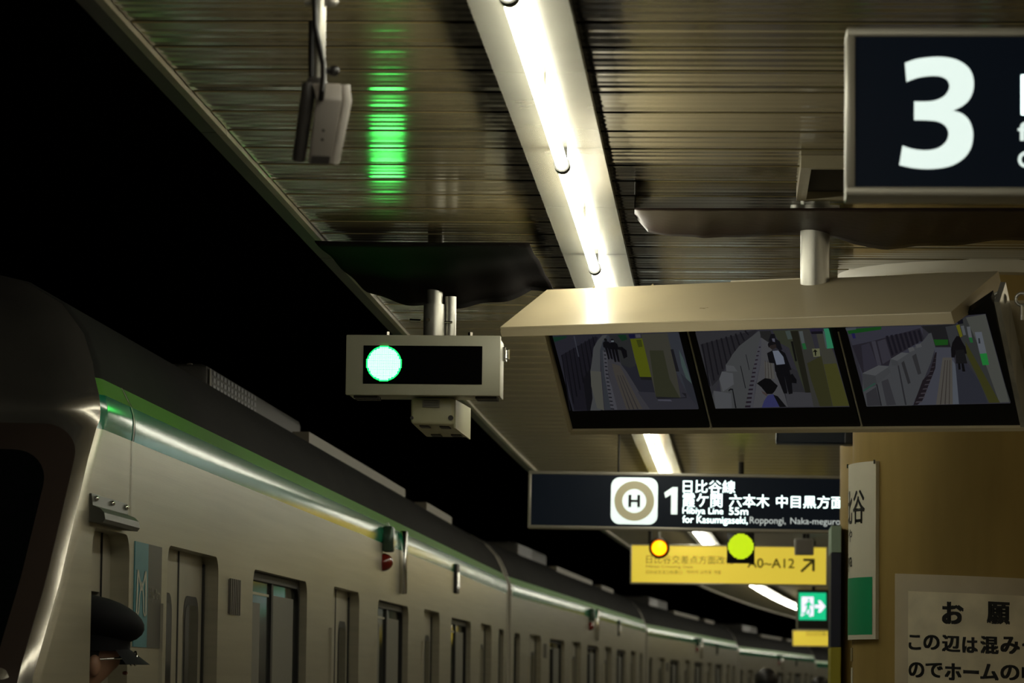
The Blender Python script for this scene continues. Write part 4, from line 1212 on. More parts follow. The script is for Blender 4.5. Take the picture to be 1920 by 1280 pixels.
# tray under the screens, side frames, back plate
mb = MB()
a, b = S3(1068, 808, 0.012), S3(1919, 801.5, 0.012)
a2, b2 = S3(1070, 814.5, 0.012), S3(1921, 808, 0.012)
mb.hexa([a2, b2, b2 - nrm * 0.16, a2 - nrm * 0.16, a, b, b - nrm * 0.16, a - nrm * 0.16]); mb.build('bottom_tray', M_BEIGE, hood)
def side_bar(t0, t1, b0, b1, m, name, off=0.010, th=0.10):
    mb = MB(); p = [S3(*t0, off), S3(*t1, off), S3(*b1, off), S3(*b0, off)]
    quad_slab(mb, p, th); return mb.build(name, m, hood)
side_bar((1021, 626), (1026, 626), (1066, 810), (1073, 810), M_BEIGE, 'side_frame')
side_bar((1864, 566), (1874, 566), (1914, 803), (1923, 803), M_PIPE, 'side_frame')
for tx, bxp in ((1284, 1332), (1566, 1615)):
    side_bar((tx + 4, 622), (tx + 7, 622), (bxp + 1, 805), (bxp + 4, 805), M_ALU, 'divider', off=0.003, th=0.03)
# back bracket right of the screens
mb = MB(); p = [S3(1876, 574, -0.14), S3(1990, 574, -0.14), S3(2010, 800, -0.14), S3(1926, 800, -0.14)]
quad_slab(mb, p, 0.03); bk = mb.build('mounting_plate', M_BEIGE, hood)
for px, py in ((1909, 649), (1915, 706)):
    mb = MB(); p = S3(px, py, -0.14); mb.tube(p, p + nrm * 0.02 - ex * 0.012, 0.009, 8); mb.build('bolt', M_PIPE, bk)
for px, py in ((1874, 560), (1916, 561)):
    mb = MB(); c0 = S3(px, py, -0.05)
    mb.path([c0 + ex * (0.018 * math.cos(2 * math.pi * k / 14)) + ez * (0.018 * math.sin(2 * math.pi * k / 14)) for k in range(15)], 0.005, 8)
    mb.tube(c0 - ez * 0.016, c0 - ez * 0.06, 0.005, 8); mb.build('eye_bolt', M_PIPE, hood, smooth=50)
for px, py in ((1112, 541), (1222, 536), (1660, 519.5), (1790, 513)):
    mb = MB(); p = PF(px, py, DB); mb.hexa([p + Vector((-0.006, 0.0, -0.001)), p + Vector((0.006, 0.0, -0.001)), p + Vector((0.006, 0.02, -0.001)), p + Vector((-0.006, 0.02, -0.001)), p + Vector((0.002, -0.003, 0.006)), p + Vector((0.005, -0.003, 0.006)), p + Vector((0.005, 0.003, 0.006)), p + Vector((0.002, 0.003, 0.006))]); mb.build('hood_clip', M_BEIGE, hood)
pp = PF(1528, 500, 0.0); kk = 27.5 * mpp(1528, 480, pp.y)
mb = MB(); mb.tube((pp.x, pp.y + 0.02, Q0.z + 0.1), (pp.x, pp.y + 0.02, ZC + 0.02), kk, 28); mb.build('pole', M_PIPE, hood, smooth=50)
mb = MB(); mb.tube((pp.x, pp.y + 0.02, ZC - 0.012), (pp.x, pp.y + 0.02, ZC + 0.02), kk * 1.7, 28); mb.build('pole_flange', M_PIPE, hood, smooth=50)
a, b = PF(1370, 526, DB + 0.03), PF(1500, 521, DB + 0.03)
mb = MB(); mb.hexa([a + Vector((0, 0, -0.05)), b + Vector((0, 0, -0.05)), b + Vector((0, 0.03, -0.05)), a + Vector((0, 0.03, -0.05)), a, b, b + Vector((0, 0.03, 0)), a + Vector((0, 0.03, 0))]); mb.build('rear_bracket', M_BEIGE, hood)
# body of the unit behind the screens, carrying them from the pole
mb = MB(); p = [S3(1060, 640, -0.045), S3(1850, 615, -0.045), S3(1905, 798, -0.045), S3(1085, 804, -0.045)]
quad_slab(mb, p, 0.05); mb.build('back_plate', M_DARKHOUS, hood)

# ================================================================== signs
def sign_frame(name, label, cat, pxL, pyT, pxR, pyB, Y, slope, fmat, face, border, depth=0.12, hangers=(0.12, 0.88), hr=0.016):
    o = P(pxL, pyT, Y)
    k = mpp((pxL + pxR) / 2, pyT, Y)
    rho = math.atan(slope - nat_slope(o))
    t = thing(name, label, cat, o, (0, rho, 0))
    W = (pxR - pxL) * k; H = (pyB - pyT) * k; b = border * k
    mb = MB()
    mb.rbox(0, W, -0.004, depth, -b, 0, 0.004); mb.rbox(0, W, -0.004, depth, -H, -H + b, 0.004)
    mb.rbox(0, b, -0.004, depth, -H + b * 0.9, -b * 0.9, 0.004); mb.rbox(W - b, W, -0.004, depth, -H + b * 0.9, -b * 0.9, 0.004)
    mb.build('frame', fmat, t, smooth=40)
    mb = MB(); mb.box(b * 0.8, W - b * 0.8, 0.003, depth - 0.004, -H + b * 0.8, -b * 0.8); mb.build('face_panel', face, t)
    zt = ZC + dz(Y) - o.z + 0.01
    for hgr in hangers:
        mb = MB(); mb.tube((W * hgr, depth / 2, -0.005), (W * hgr, depth / 2, zt + W * hgr * rho), hr, 12); mb.build('hanger', M_HANG, t, smooth=50)
    def X(px): return (px - pxL) * k
    def Z(py, px): return -(py - pyT - slope * (px - pxL)) * k
    def rect(x0, x1, y0, y1): return X(x0), X(x1), Z(y1, (x0 + x1) / 2), Z(y0, (x0 + x1) / 2)
    return t, X, Z, rect
# platform 3 sign
t, X, Z, rect = sign_frame('platform_sign', 'large dark navy lightbox sign with white numeral 3', 'sign', 1587, 52, 3000, 374, 7.0, 0.0, M_SIGNFRAME, M_NAVY, 17, hangers=(0.30, 0.8))
THREE = [[(1281, 718), (1295, 633)], [(1295, 633), (1330, 645), (1370, 652), (1410, 652), (1450, 642), (1480, 618), (1492, 590), (1490, 565), (1475, 543), (1445, 528), (1400, 523), (1345, 522)],
         [(1345, 522), (1345, 440)], [(1345, 440), (1400, 440), (1440, 434), (1475, 416), (1494, 388), (1496, 365), (1485, 345), (1460, 332), (1420, 329), (1370, 335), (1340, 344), (1312, 355)],
         [(1312, 355), (1305, 272)], [(1305, 272), (1350, 256), (1400, 248), (1450, 245), (1500, 250), (1540, 263), (1575, 288), (1595, 320), (1602, 360), (1597, 400), (1580, 435), (1550, 462), (1512, 480)],
         [(1512, 480), (1550, 492), (1580, 520), (1596, 560), (1598, 600), (1590, 640), (1570, 675), (1540, 702), (1500, 722), (1450, 732), (1400, 735), (1350, 732), (1310, 725), (1281, 718)]]
def smooth_run(run, n=4):
    if len(run) == 2: return run[:1]
    out = []
    for i in range(len(run) - 1):
        p0, p1, p2, p3 = run[max(i - 1, 0)], run[i], run[i + 1], run[min(i + 2, len(run) - 1)]
        for q in range(n):
            u = q / n
            out.append(tuple(0.5 * (2 * b + (c - a) * u + (2 * a - 5 * b + 4 * c - d) * u * u + (3 * b - a - 3 * c + d) * u ** 3) for a, b, c, d in zip(p0, p1, p2, p3)))
    return out
pts3 = [(1125 + u / 2.278, v / 2.278) for run in THREE for u, v in smooth_run(run)]
mb = MB(); mb.poly([(X(a), 0.001, Z(b, a)) for a, b in pts3][::-1]); mb.build('lettering', M_WHITEGLOW, t, merge=False)
lettering('国', *rect(1917, 1985, 142, 219), 0.001, M_WHITEGLOW, t, 0.012)
lettering('f', *rect(1911, 1932, 232, 268), 0.001, M_WHITEGLOW, t, 0.012)
lettering('C', *rect(1911, 1940, 288, 320), 0.001, M_WHITEGLOW, t, 0.02)
# Hibiya line sign
t, X, Z, rect = sign_frame('platform_sign', 'navy lightbox sign with ring H symbol, 1 and Hibiya Line text', 'sign', 991, 882, 1680, 990, 21.0, 0.0165, M_SIGNFRAME, M_NAVY, 6, hangers=(0.245, 0.95), hr=0.006)
x0, x1, z0, z1 = rect(1147, 1235, 895, 983)
sy = t
mb = MB(); mb.poly([(p[0], 0.001, p[1]) for p in rrect(x0, x1, z0, z1, 0.05)]); em = mb.build('line_symbol', M_WHITEGLOW, t, merge=False)
cxs, czs = (x0 + x1) / 2, (z0 + z1) / 2; kx = (x1 - x0) / 88
mb = MB(); n = 40
mb.grid([[(cxs + r * kx * math.cos(2 * math.pi * q / n), -0.0005, czs + r * kx * math.sin(2 * math.pi * q / n)) for q in range(n + 1)] for r in (22.5, 37.5)]); mb.build('ring', M_OLIVERING, em, merge=False)
lettering('H', cxs - 11 * kx, cxs + 11 * kx, czs - 11.5 * kx, czs + 11.5 * kx, -0.001, M_SIGNBLACK, em, 0.03)
xa, xb, za, zb = rect(1247, 1272, 913, 964)
def np_(u, v): return (xa + u * (xb - xa), 0.001, za + v * (zb - za))
mb = MB(); mb.poly([np_(0.52, 0), np_(1, 0), np_(1, 1), np_(0.62, 1), np_(0.0, 0.79), np_(0.1, 0.60), np_(0.52, 0.73)]); mb.build('lettering', M_WHITEGLOW, t, merge=False)
lettering('日比谷線', *rect(1282, 1380, 900, 924), 0.001, M_WHITEGLOW, t, 0.004)
lettering('霞ケ関', *rect(1282, 1356, 925, 951), 0.001, M_WHITEGLOW, t, 0.004)
lettering('六本木', *rect(1369, 1444, 926.5, 951), 0.001, M_WHITEGLOW, t, 0.004)
lettering('中目黒方面', *rect(1457, 1583, 929, 952.5), 0.001, M_WHITEGLOW, t, 0.004)
lettering('Hibiya Line', *rect(1282, 1358, 951.5, 967), 0.001, M_WHITEGLOW, t, 0.003)
lettering('55m', *rect(1369, 1404.5, 951.5, 965), 0.001, M_WHITEGLOW, t, 0.003)
lettering('for Kasumigaseki,', *rect(1282, 1404, 967.5, 985), 0.001, M_WHITEGLOW, t, 0.003)
lettering('Roppongi,', *rect(1408, 1475, 969, 985.5), 0.001, M_WHITEDIM, t, 0.0)
lettering('Naka-meguro', *rect(1484, 1577, 971, 986.5), 0.001, M_WHITEDIM, t, 0.0)
# yellow exit sign
t, X, Z, rect = sign_frame('exit_direction_sign', 'long glowing yellow sign reading A0 to A12 with diagonal arrow', 'sign', 1182, 1019, 1552, 1094, 31.0, 0.012, M_SIGNFRAME, M_YELLOW, 3, hangers=(0.1, 0.9))
lettering('日比谷交差点方面改札', *rect(1212, 1376, 1041, 1057), 0.001, M_YPRINT2, t, 0.0)
lettering('Hibiya Crossing Gate', *rect(1212, 1300, 1059, 1066), 0.001, M_YPRINT2, t, 0.0)
lettering('日比谷交叉口检票口', *rect(1212, 1279, 1068.5, 1076), 0.001, M_YPRINT2, t, 0.0)
lettering('히비야 교차로 개찰', *rect(1288, 1353, 1068.5, 1076), 0.001, M_YPRINT2, t, 0.0)
lettering('A0~A12', *rect(1402, 1490, 1046.5, 1064.5), 0.001, M_YPRINT, t, 0.012)
xa, xb, za, zb = rect(1501, 1528, 1047, 1073)
def ap(u, v): return (xa + u * (xb - xa), 0.001, za + v * (zb - za))
mb = MB(); mb.poly([ap(0.0, 0.12), ap(0.12, 0.0), ap(0.86, 0.72), ap(0.74, 0.86)]); mb.poly([ap(0.2, 1), ap(0.2, 0.82), ap(1, 0.82), ap(1, 1)]); mb.poly([ap(0.82, 0.82), ap(0.82, 0.1), ap(1, 0.1), ap(1, 0.82)])
mb.build('arrow', M_YPRINT, t, merge=False)
# far yellow sign and emergency exit sign
t, X, Z, rect = sign_frame('exit_direction_sign', 'small far yellow sign below the green running man sign', 'sign', 1486, 1181, 1575, 1211, 62.0, 0.01, M_SIGNFRAME, M_YELLOW, 1.2, hangers=(0.2, 0.8))
lettering('日比谷交差点', *rect(1512, 1556, 1184, 1192), 0.001, M_YPRINT2, t, 0.0)
t, X, Z, rect = sign_frame('emergency_exit_sign', 'green glowing emergency exit sign with white running figure and arrow', 'sign', 1495, 1105, 1557, 1179, 37.0, 0.01, M_BLACK, M_BLACK, 2, hangers=(0.5,))
x0, x1, z0, z1 = rect(1498, 1549, 1111, 1162)
mb = MB(); mb.box(x0, x1, -0.008, 0.002, z0, z1); gp = mb.build('green_panel', M_EXIT, t)
def gq(u, v): return (x0 + u * (x1 - x0), -0.0095, z0 + v * (z1 - z0))
mb = MB()
mb.poly([gq(0.10, 0.30), gq(0.10, 0.85), gq(0.54, 0.85), gq(0.54, 0.15), gq(0.40, 0.12), gq(0.30, 0.25), gq(0.08, 0.12)])
mb.poly([gq(0.58, 0.44), gq(0.58, 0.56), gq(0.76, 0.56), gq(0.70, 0.72), gq(0.80, 0.72), gq(0.98, 0.5), gq(0.80, 0.28), gq(0.70, 0.28), gq(0.76, 0.44)])
mb.build('door_and_arrow', M_EXITW, gp, merge=False)
def gr(u, v): p = gq(u, v); return (p[0], -0.0105, p[2])
mb = MB()
mb.poly([gr(0.36 + 0.05 * math.cos(k * 0.785), 0.74 + 0.05 * math.sin(k * 0.785)) for k in range(8)])
mb.poly([gr(0.30, 0.66), gr(0.42, 0.68), gr(0.40, 0.42), gr(0.28, 0.42)])
mb.poly([gr(0.40, 0.66), gr(0.52, 0.54), gr(0.50, 0.50), gr(0.38, 0.58)]); mb.poly([gr(0.30, 0.64), gr(0.18, 0.54), gr(0.20, 0.50), gr(0.30, 0.56)])
mb.poly([gr(0.28, 0.44), gr(0.36, 0.42), gr(0.26, 0.22), gr(0.12, 0.22), gr(0.12, 0.27), gr(0.22, 0.28)]); mb.poly([gr(0.34, 0.44), gr(0.42, 0.42), gr(0.46, 0.30), gr(0.38, 0.16), gr(0.34, 0.18), gr(0.40, 0.30)])
mb.build('running_figure', M_EXIT, gp, merge=False)
mb = MB(); mb.box(X(1493.5), X(1496), -0.01, 0.05, Z(1181, 1495), Z(1108, 1495)); mb.build('edge_strip', M_SIGNFRAME, t)
mb = MB(); mb.box(X(1493.5), X(1552), -0.01, 0.05, Z(1181, 1520), Z(1178.5, 1520)); mb.build('edge_strip', M_SIGNFRAME, t)
# unlit navy sign behind the monitors
t, X, Z, rect = sign_frame('platform_sign', 'unlit dark navy hanging sign behind the monitor unit', 'sign', 1456, 745, 1640, 831, 17.0, 0.012, M_NAVY2, M_NAVY2, 3, hangers=(0.2, 0.8))
mb = MB(); mb.rbox(X(1584), X(1601), -0.03, 0.14, Z(833, 1590), Z(745, 1590), 0.004); mb.build('end_cap', M_BLACK, t)

# ================================================================== small hanging signals, speaker
o = P(1236, 1027, 26.0); k = mpp(1236, 1027, 26.0)
t = thing('warning_lamp', 'round amber lamp glowing in a dark rim on a thin rod', 'lamp', o)
mb = MB()
n = 32
prof = [(19.5, 0.05), (19.5, -0.03), (16.0, -0.035), (15.0, 0.0)]
mb.grid([[(r * k * math.cos(2 * math.pi * q / n), y, r * k * math.sin(2 * math.pi * q / n)) for q in range(n + 1)] for r, y in prof]); mb.disc((0, 0.05, 0), 19.5 * k, 32)
mb.build('rim', mat('lamp_rim', (0.02, 0.005, 0.003), 0.4), t, smooth=40)
mb = MB(); mb.grid([[(r * k * math.cos(2 * math.pi * q / n), y, r * k * math.sin(2 * math.pi * q / n)) for q in range(n + 1)] for r, y in ((15.4, -0.004), (13.6, -0.008))]); mb.build('lens_edge', M_AMBERR, t, merge=False)
mb = MB(); mb.grid([[(r * k * math.cos(2 * math.pi * q / n), y, r * k * math.sin(2 * math.pi * q / n)) for q in range(n + 1)] for r, y in ((13.6, -0.008), (8, -0.016), (0.01, -0.02))]); mb.build('lens', M_AMBER, t, merge=False)
mb = MB(); mb.path([(0, 0.02, 18 * k), (0, 0.02, 0.24), (0.02, 0.02, 0.26), (0.22, 0.02, 0.26), (0.24, 0.02, 0.28), (0.24, 0.02, ZC - o.z + 0.01)], 0.011, 12); mb.build('rod', M_PIPE, t, smooth=50)

o = P(1389, 1026, 24.0); k = mpp(1389, 1026, 24.0)
t = thing('led_signal', 'square black signal with a lime yellow LED disc in front of yellow sign', 'signal', o)
mb = MB(); mb.rbox(-26 * k, 26 * k, 0, 0.12, -29 * k, 28 * k, 0.006); mb.build('housing', M_BLACK, t, smooth=40)
mb = MB(); mb.disc((0, -0.001, 2 * k), 24 * k, 40); mb.build('led_board', M_YLEDB, t, merge=False)
mb = MB(); n = 17; pt = 48 * k / n; R = 24 * k
for i in range(n):
    for j in range(n):
        x = -R + (i + 0.5) * pt; z = -R + (j + 0.5) * pt
        if x * x + z * z < R * R * 0.98: mb.disc((x, -0.003, z + 2 * k), pt * 0.42, 8)
g = mb.build('lime_leds', M_YLED, t, merge=False); g['kind'] = 'stuff'
mb = MB(); mb.tube((0, 0.06, 26 * k), (0, 0.06, ZC - o.z + 0.01), 0.018, 12); mb.build('pole', M_HANG, t, smooth=50)

o = P(1508, 1024, 28.0); k = mpp(1508, 1024, 28.0)
t = thing('speaker', 'small grey box speaker hanging over the corner of the yellow sign', 'speaker', o)
mb = MB(); mb.rbox(-18 * k, 18 * k, 0, 0.10, -16 * k, 15 * k, 0.008); mb.build('cabinet', M_SPK, t, smooth=40)
mb = MB(); mb.rbox(-15 * k, 15 * k, -0.004, 0.002, -13 * k, 12 * k, 0.004); mb.build('grille', mat('speaker_cloth', (0.20, 0.18, 0.15), 0.8, bump=0.3, bscale=(200, 200, 200)), t)
mb = MB(); mb.tube((0, 0.05, 14 * k), (0, 0.05, ZC - o.z + 0.01), 0.012, 12); mb.build('bracket', M_HANG, t, smooth=50)

# ================================================================== grey camera box at the upper left
CY = 6.9
o = P(602, 168, CY); k = mpp(602, 168, CY)
t = thing('camera_housing', 'grey box camera tilted downward on a hanging pole with black cable', 'camera', o)
def cq(px, py, d): 
    p = P(px, py, CY + d) - o
    return p
front = [cq(578, 307, 0.06), cq(620, 309, 0.06), cq(641, 188, 0.0), cq(592, 184, 0.0)]
topf = [cq(585, 156, 0.012), cq(640, 157, 0.012)]
bm = bmesh.new()
dback = Vector((-0.010, 0.085, 0.012))
outl = [front[0], front[1], front[2], topf[1], topf[0], front[3]]
vb = [bm.verts.new(p) for p in outl]
vk = [bm.verts.new(p + dback * (1.0 if i not in (3, 4) else 0.85)) for i, p in enumerate(outl)]
bm.faces.new((vb[0], vb[1], vb[2], vb[5])); bm.faces.new((vb[5], vb[2], vb[3], vb[4]))
bm.faces.new(vk[::-1][0:6])
for i in range(6): bm.faces.new((vb[i], vk[i], vk[(i + 1) % 6], vb[(i + 1) % 6]))
bmesh.ops.recalc_face_normals(bm, faces=bm.faces)
bmesh.ops.bevel(bm, geom=list(bm.edges), offset=0.0035, segments=2, affect='EDGES', profile=0.5)
mb = MB(); mb.from_bm(bm); mb.build('case', M_CAMGREY, t, smooth=40)
# rounded side rails, right one painted pale as lamplit, left one dark as shaded
mb = MB(); mb.path([cq(648, 160, 0.03), cq(651, 188, 0.03), cq(628, 306, 0.08)], [0.008, 0.009, 0.008], 10); mb.build('side_rail', mat('camera_rail_lit', (0.5, 0.47, 0.43), 0.35), t, smooth=60)
mb = MB(); mb.path([cq(579, 156, 0.03), cq(576, 188, 0.03), cq(560, 300, 0.08)], [0.012, 0.014, 0.013], 10); mb.build('side_rail', M_CAMDARK, t, smooth=60)
e0 = (front[1] - front[0]); e1 = (front[3] - front[0])
nf = e0.cross(e1).normalized()
if nf.y > 0: nf = -nf
w4 = [front[0] + e0 * 0.10 + e1 * 0.015, front[0] + e0 * 0.92 + e1 * 0.015, front[0] + e0 * 0.94 + e1 * 0.13, front[0] + e0 * 0.12 + e1 * 0.13]
mb = MB(); mb.hexa([w4[0], w4[1], w4[1] + nf * 0.002, w4[0] + nf * 0.002, w4[3], w4[2], w4[2] + nf * 0.002, w4[3] + nf * 0.002]); mb.build('lens_window', M_CAMDARK, t)
for u, v in ((0.5, 0.38), (0.5, 0.52)):
    p = front[0] + e0 * u + e1 * v; mb = MB(); mb.tube(p, p + nf * 0.001, 0.003, 10); mb.build('screw', M_CAMDARK, t)
# pole, clamp, knob and cable
ptop = Vector((o.x, o.y, ZC + 0.01)) - o
pb = cq(596, 152, 0.05)
pt_ = Vector((pb.x + 0.002, pb.y, ZC - o.z + 0.01))
mb = MB(); mb.tube(pb, pt_, 0.0125, 18); mb.build('pole', M_PIPE, t, smooth=50)
mb = MB(); mb.path([cq(602, 186, -0.006), cq(604, 172, -0.02), cq(606, 150, 0.0), cq(606, 120, 0.02), cq(597, 75, 0.03), cq(592, 50, 0.03), cq(591, 20, 0.03), cq(590, -60, 0.04), cq(590, -90, 0.05)], 0.0055, 8); mb.build('cable', M_CABLE, t, smooth=60)
mb = MB(); mb.tube(cq(585, 40, 0.045), cq(585, 145, 0.045), 0.007, 10); mb.build('dark_bar', M_CABLE, t, smooth=60)
mb = MB(); mb.ell(cq(626, 133, 0.05), (0.011, 0.011, 0.011), 12, 8); mb.tube(cq(600, 135, 0.05), cq(626, 133, 0.05), 0.006, 10); mb.build('clamp_knob', M_CABLE, t, smooth=60)
mb = MB(); mb.rbox(pb.x - 0.02, pb.x + 0.016, pb.y - 0.016, pb.y + 0.03, pb.z - 0.03, pb.z + 0.006, 0.006); mb.build('clamp', M_CAMDARK, t, smooth=40)
mb = MB(); mb.ell(cq(622, 3, 0.05), (0.013, 0.012, 0.010), 12, 8); mb.tube(cq(572, 4, 0.05), cq(622, 3, 0.05), 0.007, 10); mb.build('upper_clamp', M_PIPE, t, smooth=60)

# ================================================================== columns
CXc, CYc, CR = 0.893, 13.05, 0.455
def column(label, cx, cy, r):
    t = thing('round_column', label, 'column', (cx, cy, 0))
    mb = MB(); n = 64
    mb.grid([[(r * math.cos(2 * math.pi * q / n), r * math.sin(2 * math.pi * q / n), z) for q in range(n + 1)] for z in (0, 0.5, 1.0, 1.5, 2.0, 2.5, ZC + dz(cy) - 0.035)])
    mb.build('shaft', M_COLUMN, t, smooth=50)
    mb = MB()
    mb.grid([[(rr * math.cos(2 * math.pi * q / n), rr * math.sin(2 * math.pi * q / n), z) for q in range(n + 1)] for rr, z in ((r - 0.01, ZC - 0.045), (r + 0.05, ZC - 0.040), (r + 0.055, ZC - 0.02), (r + 0.055, ZC + 0.02))])
    mb.build('collar', M_COLLAR, t, smooth=40)
    mb = MB()
    mb.grid([[(rr * math.cos(2 * math.pi * q / n), rr * math.sin(2 * math.pi * q / n), z) for q in range(n + 1)] for rr, z in ((r + 0.012, 0), (r + 0.012, 0.15), (r, 0.152))])
    mb.build('base_band', M_CAMDARK, t, smooth=40)
    return t
column('thick brown round column carrying the station name sign and a paper notice', CXc, CYc, CR)
# left limb of the column in the photograph: x=1595.  phi is measured from the left (-x) towards the camera (-y)
def cyl(phi, z, r): return Vector((CXc - r * math.cos(phi), CYc - r * math.sin(phi), z))
def phi_of(px, r=CR):
    # angle on the column surface seen at pixel column px
    d = ray(px, 1050); d2 = Vector((d.x, d.y)).normalized(); c = Vector((CXc, CYc))
    b = d2.dot(c); disc = b * b - (c.length_squared - r * r)
    if disc < 0: return 0.0
    s = b - math.sqrt(disc); p = d2 * s
    return math.atan2(CYc - p.y, CXc - p.x)
def z_of(py, px, phi):
    p = cyl(phi, 0, CR); return P(px, py, p.y).z
ns = thing('station_name_sign', 'white curved station name sign with green lower band on the column', 'sign', (CXc, CYc, 0))
C0 = Vector((CXc, CYc, 0))
phR = phi_of(1648); phL = -math.radians(75)
zt_, zb_ = z_of(864, 1640, phR), z_of(1198, 1640, phR)
def curved(mb, pa, pb, za, zb, r0, r1, n=24):
    a = [[cyl(lerp(pa, pb, k / n), z, r) - C0 for k in range(n + 1)] for z, r in ((za, r0), (za, r1), (zb, r1), (zb, r0))]
    mb.grid(a)
    for ph in (pa, pb): mb.poly([cyl(ph, za, r0) - C0, cyl(ph, za, r1) - C0, cyl(ph, zb, r1) - C0, cyl(ph, zb, r0) - C0])
mb = MB(); curved(mb, phL, phR, zb_, zt_, CR, CR + 0.014); mb.build('panel', M_SIGNWHITE, ns, smooth=40)
zg0, zg1 = z_of(1189, 1640, phR), z_of(1081, 1640, phR)
phg = phi_of(1642)
mb = MB(); curved(mb, phL, phg, zg0, zg1, CR + 0.0142, CR + 0.0148); mb.build('green_band', M_SIGNGREEN, ns, smooth=40)
def wrap(r):
    return lambda p: cyl(p.x / r, p.z, r) - C0
RR = CR + 0.0152
c_r = phi_of(1621, RR) * RR; ch_w = (phi_of(1621, RR) - phi_of(1599, RR)) * RR
zk0, zk1 = z_of(982, 1612, 0.3), z_of(919, 1612, 0.3)
for i, s in enumerate(('谷', '比', '日')):
    a1 = c_r - i * ch_w * 1.12
    lettering(s, a1 - ch_w, a1, zk0, zk1, 0, M_SIGNBLACK, ns, 0.012, fn=wrap(RR))
c2 = phi_of(1597.5, RR) * RR
lettering('ひびや', c2 - 0.20, c2, z_of(1017, 1596, 0.1), z_of(992, 1596, 0.1), 0, M_SIGNBLACK, ns, 0.006, fn=wrap(RR))
lettering('Hibiya', c2 - 0.20, c2, z_of(1072, 1596, 0.1), z_of(1036, 1596, 0.1), 0, M_SIGNBLACK, ns, 0.006, fn=wrap(RR))
for px in (1596, 1648):
    mb = MB(); ph = phi_of(px) - 0.01; p = cyl(ph, zt_, CR + 0.016) - C0; mb.tube(p - Vector((0, 0, 0.01)), p + Vector((0, 0, 0.004)), 0.004, 8); mb.build('clip', M_CHROME, ns)
# paper notice
nt_ = thing('paper_notice', 'aged framed paper notice with black handwritten style lettering on the column', 'notice', (CXc, CYc, 0))
pa, pb = phi_of(1681), phi_of(1920) + (phi_of(1920) - phi_of(1860)) * 1.3
zT = z_of(1075, 1690, pa)
slope_n = 0.035
RN = CR + 0.006
def wrapn(r):
    return lambda p: cyl(p.x / r, p.z - slope_n * (p.x - pa * r), r) - C0
def npatch(x0, x1, z0, z1, r0, r1, m, name):
    mb = MB(); n = 24; f0, f1 = wrapn(r0), wrapn(r1)
    def q(f, r, x, z): return f(Vector((x * r, 0, z)))
    mb.grid([[q(f, r, lerp(x0, x1, k / n), z) for k in range(n + 1)] for f, r, z in ((f0, r0, z0), (f1, r1, z0), (f1, r1, z1), (f0, r0, z1))])
    for x in (x0, x1): mb.poly([q(f0, r0, x, z0), q(f1, r1, x, z0), q(f1, r1, x, z1), q(f0, r0, x, z1)])
    return mb.build(name, m, nt_, smooth=40)
npatch(pa, pb, zT - 0.62, zT, CR + 0.0005, CR + 0.008, M_NOTICEFR, 'frame')
pi_ = phi_of(1706)
npatch(pi_, pb - (pi_ - pa), zT - 0.56, zT - 0.058, CR + 0.0085, CR + 0.0095, M_NOTICE, 'paper')
RL = CR + 0.0100
def nz(py, px): 
    ph = phi_of(px); return z_of(py, px, ph) + slope_n * (ph - pa) * RL
def nlet(s, px0, px1, py0, py1, bold=0.04):
    pm = (px0 + px1) / 2
    lettering(s, phi_of(px0) * RL, phi_of(px1) * RL, nz(py1, pm), nz(py0, pm), 0, M_SIGNBLACK, nt_, bold, fn=wrapn(RL))
for s, a, b in (('お', 1768, 1808), ('願', 1850, 1893)): nlet(s, a, b, 1128, 1170, 0.055)
for s, a, b, c_, d_ in (('こ', 1707, 1730, 1190, 1218), ('の', 1734, 1764, 1190, 1218), ('辺', 1768, 1802, 1190, 1222), ('は', 1805, 1834, 1194, 1224), ('混', 1838, 1872, 1192, 1226), ('み', 1875, 1911, 1193, 1226), ('合', 1914, 1950, 1195, 1230)): nlet(s, a, b, c_, d_, 0.05)
for s, a, b, c_, d_ in (('の', 1707, 1736, 1241, 1270), ('で', 1738, 1770, 1242, 1270), ('ホ', 1773, 1804, 1243, 1275), ('ー', 1807, 1836, 1256, 1263), ('ム', 1838, 1872, 1244, 1275), ('の', 1875, 1910, 1246, 1275), ('中', 1914, 1950, 1244, 1282)): nlet(s, a, b, c_, d_, 0.05)
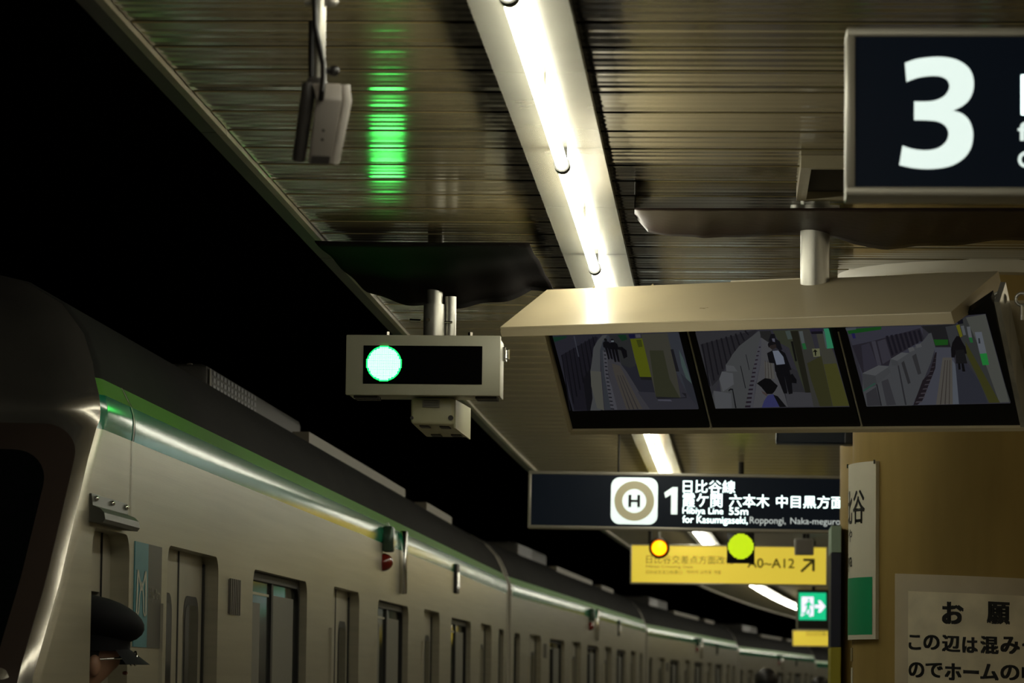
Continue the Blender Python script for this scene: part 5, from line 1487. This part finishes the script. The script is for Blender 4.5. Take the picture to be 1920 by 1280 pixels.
# small labels lower on the column
sm = thing('column_label', 'narrow pale sticker strip on the column below the name sign', 'sticker', (CXc, CYc, 0))
mb = MB(); pa2, pb2 = phi_of(1596), phi_of(1600)
curved(mb, pa2 - 0.25, pb2, z_of(1340, 1598, 0.1), z_of(1251, 1598, 0.1), CR, CR + 0.003, 10); mb.build('strip', M_SIGNWHITE, sm)
sm = thing('column_label', 'small brownish plate with dark marks just under the name sign', 'sticker', (CXc, CYc, 0))
mb = MB(); curved(mb, pa2 - 0.25, pb2 - 0.01, z_of(1239, 1598, 0.1), z_of(1214, 1598, 0.1), CR, CR + 0.004, 10); mb.build('plate', mat('plate_tan', (0.30, 0.25, 0.13), 0.5), sm)
# second column with banner
w = P(1574, 1150, 19.6)
column('far brown round column with a navy and yellow banner on its side', w.x + CR, 19.6, CR)
bn = thing('column_banner', 'narrow upright banner, pale green, navy and yellow, beside the far column', 'banner', (w.x - 0.052, 19.35, 0))
zz = [0.9, P(1566, 1213, 19.35).z, P(1566, 1036, 19.35).z, P(1566, 985, 19.35).z]
for nm, m, a, b in (('yellow_field', M_PILYEL, 0, 1), ('navy_field', M_PILBLUE, 1, 2), ('pale_field', M_PILGRN, 2, 3)):
    mb = MB(); mb.rbox(0, 0.052, 0, 0.5, zz[a] + 0.001, zz[b], 0.003); mb.build(nm, m, bn)
mb = MB(); mb.box(0.02, 0.035, 0.1, 0.4, 0.0, 0.9); mb.build('support', M_PIPE, bn)

# ================================================================== ceiling access frame
o1, o2 = PZ(1502, 312, ZC - 0.03), PZ(1502, 374, ZC - 0.03)
vt_t = thing('ceiling_vent', 'rectangular ceiling vent frame with dark opening above the maroon sheet', 'vent', (o1.x, o1.y, ZC))
Lx, Ly = 0.62, o2.y - o1.y
for (a, b, c_, d_) in ((0, 0.028, 0, Ly), (Lx - 0.028, Lx, 0, Ly), (0.028, Lx - 0.028, 0, 0.03), (0.028, Lx - 0.028, Ly - 0.03, Ly)):
    mb = MB(); mb.box(a, b, c_, d_, -0.034, 0.002); mb.build('frame_bar', M_TRIM, vt_t)
mb = MB(); mb.box(0.028, Lx - 0.028, 0.03, Ly - 0.03, -0.010, -0.002); mb.build('dark_panel', M_GAP, vt_t)
